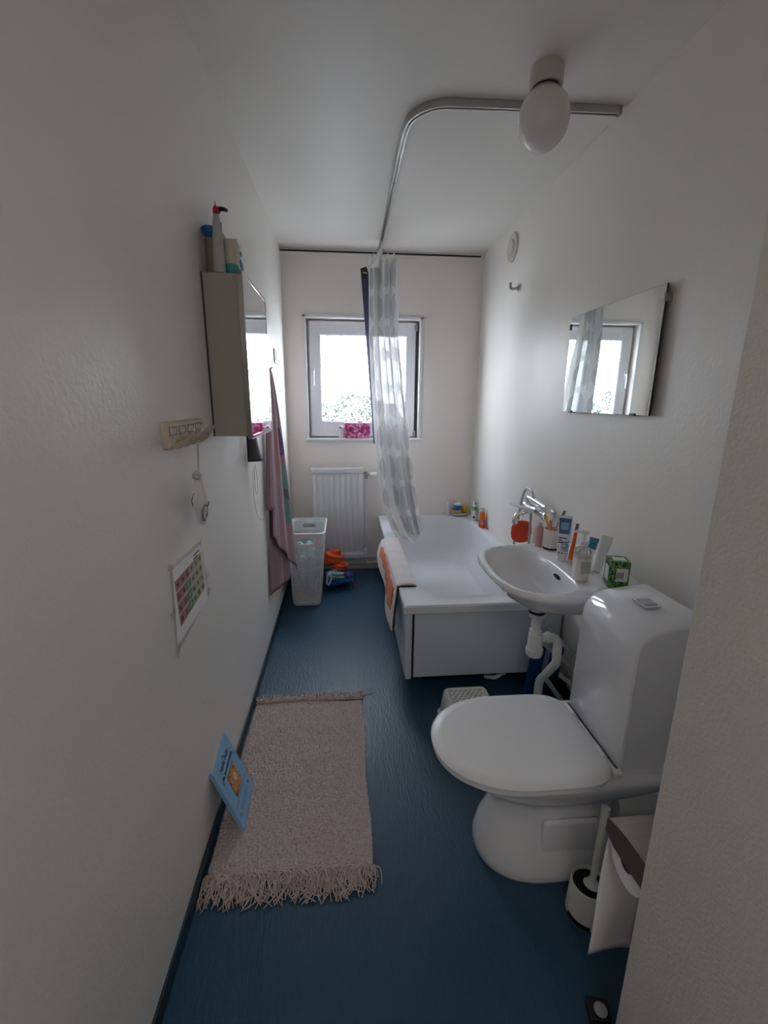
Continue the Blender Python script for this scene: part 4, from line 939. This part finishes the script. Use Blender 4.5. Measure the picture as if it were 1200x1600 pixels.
# teal tube and tall white tube behind
t = thing('cream_tube', 'tall white tube with a teal crimp leaning against the wall behind the soap dispenser', 'tube', (.985, 1.60, DZ))
bm = bmn(); B0, B1 = Vector((.965, 1.560, DZ)), Vector((1.020, 1.60, DZ+.130))
def flat_tube(B0, B1, r0, w1, th, n=20, side=Vector((.75, -.66, 0))):
    d = (B1-B0).normalized(); sd = (side-d*side.dot(d)).normalized(); nn = d.cross(sd); R_ = []
    for s, a, b in ((0, r0, r0), (.1, r0*1.05, r0), (.5, lerp(r0, w1, .5), lerp(r0, th, .5)), (.92, w1, th), (1, w1, th)):
        R_.append([B0.lerp(B1, s)+sd*a*math.cos(2*PI*i/n)+nn*b*math.sin(2*PI*i/n) for i in range(n)])
    return R_
loft(bm, flat_tube(B0, B1, .015, .021, .0015)); obj('tube_body', bm, 'white_plastic', t, 40)
t2 = thing('teal_tube', 'teal and white tube leaning on the wall right of the orange toothbrush', 'tube', (.955, 1.625, DZ))
bm = bmn(); loft(bm, flat_tube(Vector((.955, 1.618, DZ)), Vector((1.0, 1.655, DZ+.105)), .013, .018, .002)); obj('tube_body', bm, 'white_plastic', t2, 40)
bm = bmn(); loft(bm, flat_tube(Vector((.9815, 1.640, DZ+.065)), Vector((1.0, 1.655, DZ+.107)), .0165, .0185, .0025)); obj('teal_end', bm, 'teal_label', t2, 40)
t['label'] = 'tall plain white tube leaning against the wall behind the soap dispenser'
# green box
t = thing('green_box', 'green leaf-patterned cardboard box on the near corner of the sink', 'box', (.985, 1.43, DZ))
def gb(a, b, z): ang = -.30; c, s = math.cos(ang), math.sin(ang); return Vector((.962+a*c-b*s, 1.430+a*s+b*c, DZ+z))
bm = bmn(); hx, hy, hz = .033, .036, .100
vs = [gb(x, y, z) for z in (0, hz) for y in (-hy, hy) for x in (-hx, hx)]
V_ = [bm.verts.new(v) for v in vs]
for q in ((0, 2, 3, 1), (4, 5, 7, 6), (0, 1, 5, 4), (2, 6, 7, 3), (0, 4, 6, 2), (1, 3, 7, 5)): bm.faces.new([V_[i] for i in q])
bmesh.ops.bevel(bm, geom=list(bm.edges), offset=.003, segments=2, profile=.5, affect='EDGES'); obj('carton', bm, 'leaf_print', t)
def gpatch(name, P, m):
    bm = bmn(); bm.faces.new([bm.verts.new(gb(*p)) for p in P]); return obj(name, bm, m, t, solid=.0006)
gpatch('front_label', [(-.012, -hy-.0008, .028), (.026, -hy-.0008, .028), (.026, -hy-.0008, .076), (-.012, -hy-.0008, .076)], 'label_white')
gpatch('side_label', [(-hx-.0008, -.022, .022), (-hx-.0008, .020, .022), (-hx-.0008, .020, .076), (-hx-.0008, -.022, .076)], 'label_white')
gpatch('top_label', [(-.020, -.022, hz+.0008), (.022, -.022, hz+.0008), (.022, .016, hz+.0008), (-.020, .016, hz+.0008)], 'label_white')
for k in range(4):
    gpatch('box_print', [(-.010+.006*k, -hy-.0018, .038), (-.007+.006*k, -hy-.0018, .038), (-.007+.006*k, -hy-.0018, .062), (-.010+.006*k, -hy-.0018, .062)], 'green_dark')

# ------------------------------------------------------------------ toilet
TCY = 1.145
t = thing('toilet', 'white porcelain toilet with closed lid and cistern against the right wall', 'toilet', (.6, TCY, 0))
bm = bmn()
def tr(z, x0, x1, hy, pf=2.1, pb=4, cxx=None):
    cxx = cxx if cxx is not None else lerp(x0, x1, .45); return sring(cxx, TCY, z, cxx-x0, x1-cxx, hy, pf, pb, 72)
rings = [tr(.0, .412, .83, .138, 2.3, 5), tr(.012, .404, .832, .142, 2.3, 5), tr(.04, .406, .83, .139, 2.3, 5), tr(.10, .420, .825, .124, 2.3, 5), tr(.17, .450, .82, .108, 2.2, 5), tr(.225, .462, .82, .102, 2.2, 5), tr(.255, .448, .83, .108, 2.1, 5),
         tr(.285, .385, .86, .135, 2.1, 5), tr(.320, .330, .93, .158, 2.1, 6), tr(.350, .290, .98, .172, 2.2, 7), tr(.372, .270, .99, .180, 2.3, 8), tr(.388, .266, .99, .182, 2.3, 8), tr(.394, .272, .986, .178, 2.3, 8)]
loft(bm, rings); obj('bowl', bm, 'porcelain', t, 50)
bm = bmn(); obox(bm, (.66, TCY-.1135, .125), (.088, 0, 0), (0, .010, 0), (0, 0, .082), .010); obj('side_relief', bm, 'porcelain', t, 50)
def lid(z, d, x1=.735):
    n = 72; out = []
    for i in range(n):
        a = 2*PI*i/n; c, s = math.cos(a), math.sin(a)
        if c >= 0: x = .505-(.250-d)*abs(c)**(2/2.15); y = (.194-d)*math.copysign(abs(s)**(2/2.15), s)
        else: x = .505+(x1-.505-d)*abs(c)**(2/7); y = (.194-d)*math.copysign(abs(s)**(2/7), s)*(1-.10*(abs(c)**1.5))
        out.append(Vector((x, TCY-.008+y, z)))
    return out
bm = bmn(); loft(bm, [lid(.393, .004), lid(.395, .001), lid(.403, .001), lid(.405, .004)]); obj('seat', bm, 'white_plastic', t, 40)
bm = bmn(); loft(bm, [lid(.407, .003), lid(.410, -.003), lid(.418, -.004), lid(.424, .004), lid(.427, .03), lid(.428, .12)]); obj('lid', bm, 'white_plastic', t, 40)
bm = bmn(); box(bm, .738, .765, TCY-.165, TCY+.150, .390, .412, .007, 3); obj('hinge_block', bm, 'white_plastic', t, 50)
for y in (-.09, .09):
    bm = bmn(); tube(bm, [(.738, TCY+y-.02, .418), (.738, TCY+y+.02, .418)], .009, 12); obj('hinge', bm, 'white_plastic', t, 40)
bm = bmn()                                             # cistern: side profile swept across y
def cprof(ins, dz=0):
    P = [(.765+ins, .392)]; P += [(.757+ins, .41), (.757+ins, .77)]
    for i in range(1, 9):
        a = PI/2*i/8; P.append((.757+ins+.085*(1-math.cos(a)), .765+(.080-ins)*math.sin(a)))
    P += [(.95, .858-ins), (.975-ins, .852-ins), (.985-ins, .835), (.985-ins, .392)]
    return P
rings = []
for y, ins in ((TCY-.147, .016), (TCY-.149, .008), (TCY-.146, .003), (TCY-.135, 0), (TCY+.135, 0), (TCY+.146, .004), (TCY+.150, .012), (TCY+.149, .016)):
    rings.append([Vector((x, y+(.0 if y < TCY else -.02*(z-.4)/.46), z)) for x, z in cprof(ins)])
loft(bm, rings); obj('cistern', bm, 'porcelain', t, 40)
bm = bmn(); loft(bm, [[Vector((.744, TCY-.15, .392)), Vector((.744, TCY+.15, .392)), Vector((.98, TCY+.15, .392)), Vector((.98, TCY-.15, .392))], [Vector((.752, TCY-.145, .412)), Vector((.752, TCY+.145, .412)), Vector((.98, TCY+.145, .412)), Vector((.98, TCY-.145, .412))]]); obj('cistern_foot', bm, 'porcelain', t)
bm = bmn(); obox(bm, (.868, 1.135, .853), (.024, 0, .001), (0, .032, 0), (0, 0, .004), .002); fb = obj('flush_plate', bm, 'chrome', t)
for d in (-.008, .014):
    bm = bmn(); obox(bm, (.867, 1.135+d, .858), (.019, 0, .001), (0, .014 if d < 0 else .006, 0), (0, 0, .002), .0015); obj('flush_button', bm, 'tube_silver', fb)
bm = bmn(); tube(bm, [(.84, TCY-.03, .17), (.95, TCY-.03, .16), (1.0, TCY-.03, .10), (1.01, TCY-.03, .002)], .045, 18, 4); obj('outlet_pipe', bm, 'pipe_plastic', t, 50)
bm = bmn(); lathe(bm, [(.02, 0), (.024, .004), (.024, .03), (.015, .035), (.015, .06)], (XR-.005, .98, .27), (-1, 0, 0), 16); tube(bm, [(XR-.05, .98, .27), (XR-.06, .99, .33), (XR-.10, 1.03, .385)], .006, 8, 4)
obj('stop_valve', bm, 'dark_edge', None, 50, 'dark valve on the wall beneath the toilet cistern', 'valve')

# ------------------------------------------------------------------ toilet brush
t = thing('toilet_brush', 'white toilet brush standing in a round holder beside the toilet', 'toilet brush', (.668, .915, 0))
bxx, byy = .672, .925
bm = bmn(); lathe(bm, [(.056, .0), (.055, .012), (.050, .105), (.0475, .108), (.0455, .103), (.049, .014)], (bxx, byy, 0), n=40)
rem = [f for f in bm.faces if f.calc_center_median().z < .011 and f.calc_center_median().z > .001 and (f.calc_center_median().x-bxx) < -.02 and abs(f.calc_center_median().y-byy+.03) < .028]
bmesh.ops.delete(bm, geom=rem, context='FACES'); obj('holder', bm, 'stool_plastic', t, 40)
bm = bmn(); lathe(bm, [(.044, 0), (.044, .085)], (bxx, byy, .012), n=28); obj('holder_inside', bm, 'black', t, 40)
bm = bmn(); hb = Vector((bxx+.002, byy-.006, .105)); ht = Vector((.708, .955, .325))
tube(bm, [hb, hb.lerp(ht, .3), hb.lerp(ht, .7), ht], lambda s: .0085+.003*s, 16, 3)
lathe(bm, [(.020, -.004), (.023, .0), (.012, .014), (.0085, .02)], hb, (ht-hb), 20); lathe(bm, [(.012, 0), (.0125, .003), (.009, .006)], ht, (ht-hb), 16); obj('brush_handle', bm, 'stool_plastic', t, 40)

# toilet paper holder on the back of the partition
t = thing('paper_holder', 'metal toilet paper holder with a hinged lid behind the partition edge', 'paper holder', (.60, YP1, .56))
HX0, HX1 = .547, .665
bm = bmn(); box(bm, HX0+.02, HX1-.02, YP1, YP1+.006, .52, .60, .002); obj('back_plate', bm, 'lid_metal', t)
bm = bmn(); loft(bm, [[Vector((HX0, y, z)), Vector((HX1, y, z)), Vector((HX1, y, z-.0015)), Vector((HX0, y, z-.0015))] for y, z in ((YP1+.006, .585), (YP1+.03, .585), (YP1+.07, .580), (YP1+.10, .573), (YP1+.125, .564), (YP1+.130, .555))]); ld = obj('holder_lid', bm, 'lid_metal', t)
bm = bmn(); P = [(YP1+.010, .584), (YP1+.07, .579), (YP1+.10, .572), (YP1+.128, .560), (YP1+.130, .528), (YP1+.10, .518), (YP1+.05, .520), (YP1+.010, .525)]
for x in (HX0, HX1-.001):
    bm = bmn(); a = [bm.verts.new((x, y, z)) for y, z in P]; b = [bm.verts.new((x+.001, y, z)) for y, z in P]; bm.faces.new(a); bm.faces.new(b)
    for i in range(len(P)): bm.faces.new((a[i], a[(i+1) % len(P)], b[(i+1) % len(P)], b[i]))
    obj('lid_flange', bm, 'lid_dark', ld)
RY, RZ = YP1+.067, .515
bm = bmn(); tube(bm, [(HX0+.012, RY, RZ), (HX1, RY, RZ), (HX1+.004, RY-.01, RZ+.01), (HX1+.004, YP1+.006, .535)], .004, 8); obj('roll_bar', bm, 'lid_dark', t, 40)
t = thing('toilet_roll', 'white toilet roll with a long hanging sheet in the metal holder', 'toilet roll', (.60, RY, RZ-.06))
bm = bmn(); RX0, RX1 = .556, .656; n = 40
def rg(x, r): return [Vector((x, RY+r*math.cos(2*PI*i/n), RZ+r*math.sin(2*PI*i/n))) for i in range(n)]
loft(bm, [rg(RX0, .019), rg(RX0, .054), rg(RX1, .054), rg(RX1, .019), rg(RX0, .019)], False, False); obj('roll', bm, 'tissue', t, 40)
bm = bmn(); loft(bm, [rg(RX0-.001, .0188), rg(RX1+.001, .0188), rg(RX1+.001, .0175), rg(RX0-.001, .0175), rg(RX0-.001, .0188)], False, False); obj('roll_core', bm, 'lid_dark', t, 40)
bm = bmn(); grid(bm, lambda u, v: Vector((lerp(RX0-.003-.004*v, RX1, u), RY+.0555+.004*math.sin(u*4+v*5)+.008*v, RZ+.02-.37*v)), 12, 20); obj('hanging_sheet', bm, 'tissue', t, 60, solid=.0006)

# door stop
t = thing('door_stop', 'round pale cap on a dark floor stop beside the partition foot', 'door stop', (.60, .71, 0))
bm = bmn(); obox(bm, (.583, .705, .011), (.024, -.006, 0), (.006, .022, 0), (0, 0, .0105), .004); obj('stop_base', bm, 'dark_rubber', t)
bm = bmn(); lathe(bm, [(.015, 0), (.015, .002), (.010, .004)], (.585, .702, .0215), n=24); obj('stop_cap', bm, 'grey_plastic', t, 40)

# ------------------------------------------------------------------ perforated stool
t = thing('step_stool', 'low white plastic step with slotted top beside the toilet', 'step stool', (.53, 1.63, 0))
sx0, sx1, sy0, sy1, sh = .430, .626, 1.535, 1.765, .152
def bar(bm, p, q, hw, z): 
    d = (Vector(q)-Vector(p)); sd = Vector((-d.y, d.x, 0)).normalized()*hw; a, b = Vector(p), Vector(q)
    vs = [bm.verts.new(Vector((v.x, v.y, zz))) for zz in (z-.003, z) for v in (a-sd, a+sd, b+sd, b-sd)]
    for q4 in ((0, 1, 2, 3), (4, 5, 6, 7), (0, 1, 5, 4), (1, 2, 6, 5), (2, 3, 7, 6), (3, 0, 4, 7)): bm.faces.new([vs[i] for i in q4])
bm = bmn(); nu, nv = 7, 13
def sl(u, v): return Vector((lerp(sx0+.022, sx1-.022, u), lerp(sy0+.02, sy1-.02, v), sh))
for j in range(nv):                                    # rows of slots staggered, slanting
    off = .5*(j % 2)/nu
    for i in range(-1, nu):
        u0, u1 = max(0, i/nu+off), min(1, (i+1)/nu+off)
        if u1-u0 < .02: continue
        v0, v1 = j/nv, (j+1)/nv; full = (u1-u0) > .9/nu
        O = [sl(u0, v0), sl(u1, v0), sl(u1, v1), sl(u0, v1)]; o = [bm.verts.new(p) for p in O]
        if not full: bm.faces.new(o); continue
        du = (u1-u0); dv = (v1-v0)
        I = [sl(u0+.12*du, v0+.28*dv), sl(u0+.66*du, v0+.28*dv), sl(u0+.88*du, v0+.72*dv), sl(u0+.34*du, v0+.72*dv)]; q = [bm.verts.new(p) for p in I]
        for k in range(4): bm.faces.new((o[k], o[(k+1) % 4], q[(k+1) % 4], q[k]))
bmesh.ops.remove_doubles(bm, verts=bm.verts, dist=.0002); obj('slotted_top', bm, 'stool_plastic', t, solid=.003)
cxs, cys, hxs, hys = (sx0+sx1)/2, (sy0+sy1)/2, (sx1-sx0)/2, (sy1-sy0)/2
bm = bmn(); loft(bm, [rrect(cxs, cys, hxs-.022, hys-.020, .001, sh+.0014), rrect(cxs, cys, hxs-.008, hys-.008, .018, sh+.001), rrect(cxs, cys, hxs, hys, .025, sh-.008), rrect(cxs, cys, hxs+.008, hys+.008, .028, .085), rrect(cxs, cys, hxs+.013, hys+.013, .03, .035), rrect(cxs, cys, hxs+.021, hys+.021, .03, .033), rrect(cxs, cys, hxs+.022, hys+.022, .03, .001)], False, False); obj('stool_wall', bm, 'stool_plastic', t, 40, solid=.003)

# ------------------------------------------------------------------ folded toddler toilet step behind the drain pipe
t = thing('folded_ladder', 'folded blue and grey plastic step frame leaning behind the drain pipe', 'step frame', (.95, 1.84, 0))
bm = bmn(); obox(bm, (.915, 1.885, .165), (.035, 0, 0), (0, .008, 0), (.012, -.01, .165), .006); obj('blue_panel', bm, 'blue_plastic', t)
bm = bmn(); obox(bm, (1.0, 1.87, .15), (.032, 0, 0), (0, .008, 0), (.008, -.01, .13), .006); obj('blue_step', bm, 'blue_plastic', t)
for a, b in (((.90, 1.845, .33), (1.045, 1.80, .215)), ((.925, 1.85, .40), (1.055, 1.80, .27)), ((.93, 1.80, .15), (1.03, 1.765, .01)), ((.995, 1.80, .17), (1.045, 1.74, .14))):
    bm = bmn(); a, b = Vector(a), Vector(b); d = (b-a)*.5; obox(bm, (a+b)/2, d, d.cross(Vector((0, 1, 0))).normalized()*.011, Vector((0, .008, 0)), .003); obj('frame_bar', bm, 'grey_plastic', t)
bm = bmn(); box(bm, .965, 1.06, 1.83, 1.86, .002, .13, .01); obj('black_pad', bm, 'black', t)

# ------------------------------------------------------------------ rug
t = thing('rug', 'beige woven cotton rug with fringed ends on the blue floor', 'rug', (-.18, 1.5, 0))
RXa, RXb, RYa, RYb = -.437, .068, 1.095, 1.905
def rugfn(u, v):
    x = lerp(RXa, RXb, u); y = lerp(RYa, RYb, v)
    x += .004*math.sin(v*11)*(u > .5)+random.uniform(-.0012, .0012)*(u > .995)
    y += .006*math.sin(u*5)
    rib = .0030*abs(math.sin(v*PI*62+1.6*math.sin(u*23)+1.1*math.sin(u*61+v*9)))+.0016*math.sin(u*230+5*math.sin(v*70)+3*math.sin(v*173))+random.uniform(-.0030, .0030)
    return Vector((x, y, .009+rib+.002*math.sin(u*7+v*5)))
bm = bmn(); V_ = grid(bm, rugfn, 150, 240)
edge = V_[0]+[r[-1] for r in V_[1:]]+V_[-1][-2::-1]+[r[0] for r in V_[-2:0:-1]]
low = [bm.verts.new((v.co.x, v.co.y, .0005)) for v in edge]
for i in range(len(edge)): j = (i+1) % len(edge); bm.faces.new((edge[i], edge[j], low[j], low[i]))
obj('rug_field', bm, 'rug_yarn', t, 80)
def fringe(y0, sgn, length, nt, name):
    bm = bmn()
    for k in range(nt):
        x = lerp(RXa+.002, RXb-.002, (k+.5)/nt); lean = random.uniform(-.8, .8)+.45*math.sin(k*.9); 
        nk = 7
        lathe(bm, [(.002, -.004), (.0048, .0), (.0048, .008), (.002, .012)], (x, y0, .010), (0, sgn, -.2), 6)
        for s in range(nk):
            L = length*random.uniform(.55, 1.15); a = lean*.7+random.uniform(-.7, .7); c1 = random.uniform(-1.1, 1.1)
            dx, dy = math.sin(a), sgn*math.cos(a); px, py = dy, -dx
            P = []; z0 = .010
            for q in range(6):
                f = q/5; w = math.sin(f*PI)*c1*L*.35
                P.append(Vector((min(max(x+dx*L*f+px*w, XL+.010), 9), y0+dy*L*f+py*w, max(.0018, z0*(1-f)+random.uniform(0, .012)*math.sin(f*PI)+.0018+.004*(s % 3)*(1-f*.6)))))
            tube(bm, P, lambda f: .0024*(1-.4*f), 4)
    return obj(name, bm, 'fringe_yarn', t, 60, kind='stuff')
fringe(RYa, -1, .084, 54, 'fringe')
fringe(RYb+.004, 1, .060, 62, 'fringe')
bm = bmn(); tube(bm, [(RXa, RYa+.002, .015), (-.2, RYa+.006, .016), (RXb, RYa+.001, .015)], .0035, 8, 8); obj('selvedge_cord', bm, 'fringe_yarn', t, 60)
bm = bmn(); tube(bm, [(RXa, RYb, .015), (-.2, RYb+.004, .016), (RXb, RYb, .015)], .0035, 8, 8); obj('selvedge_cord', bm, 'fringe_yarn', t, 60)
bm = bmn(); tube(bm, [(.06, 1.93, .008), (.085, 1.945, .004), (.105, 1.95, .003), (.13, 1.965, .003)], .0012, 5, 4); obj('loose_thread', bm, 'dark_edge', t, 60)

# ------------------------------------------------------------------ book leaning on the wall
t = thing('picture_book', 'light blue picture book standing tilted between the rug and the left wall', 'book', (-.36, 1.34, .012))
b0, b1 = Vector((-.352, 1.240, .0175)), Vector((-.362, 1.435, .0175))      # foot on the rug
t0 = Vector((-.442, 1.247, .247)); t1 = t0+(b1-b0)
U = (b1-b0); Vv = (t0-b0); Nn = U.cross(Vv).normalized()
if Nn.x < 0: Nn = -Nn
def bk(u, v, w=0): return b0+U*u+Vv*v+Nn*w
def bslab(bm, u0, u1, v0, v1, w0, w1, bev=0):
    c = bk((u0+u1)/2, (v0+v1)/2, (w0+w1)/2); obox(bm, c, U*(u1-u0)/2, Vv*(v1-v0)/2, Nn*(w1-w0)/2, bev)
bm = bmn(); bslab(bm, 0, 1, 0, 1, -.0025, 0, .0008); obj('front_cover', bm, 'book_blue', t)
bm = bmn(); bslab(bm, .01, .99, .012, .985, -.010, -.0025); obj('pages', bm, 'book_pages', t)
bm = bmn(); bslab(bm, 0, 1, 0, 1, -.0125, -.010, .0008); obj('back_cover', bm, 'book_blue', t)
bm = bmn(); bslab(bm, 0, .014, 0, 1, -.0115, -.001, .0008); obj('spine', bm, 'book_blue', t)
# cover print; text runs along U (right = towards +y), up = along V
bm = bmn(); bslab(bm, .30, .72, .32, .66, .0001, .0006); obj('picture_frame', bm, 'ink_dark', t)
bm = bmn(); bslab(bm, .31, .71, .33, .65, .0006, .0010); obj('cover_picture', bm, 'cover_picture', t)
ru = -U if False else U
def ctext(s, size, v): text('title_lettering', s, size, bk(.5, v, .0006), U, Vv, 'ink_dark', t)
ctext('Nalle Puhs', .026, .80); ctext('lilla instruktionsbok', .0165, .715)
bm = bmn()
for v in (.14, .18): bslab(bm, .25, .75, v, v+.006, .0002, .0006)
for e in ((.12, .88, .70, .706), (.12, .88, .28, .286)): bslab(bm, *e, .0002, .0005)
obj('cover_line', bm, 'tube_blue', t)
for u, v in ((.14, .70), (.86, .70), (.86, .16), (.14, .16), (.5, .90)):
    bm = bmn(); lathe(bm, [(.0055, 0), (.0055, .0006)], bk(u, v, .0002), Nn, 8, sy=.6); obj('leaf_mark', bm, 'ink_green', t)
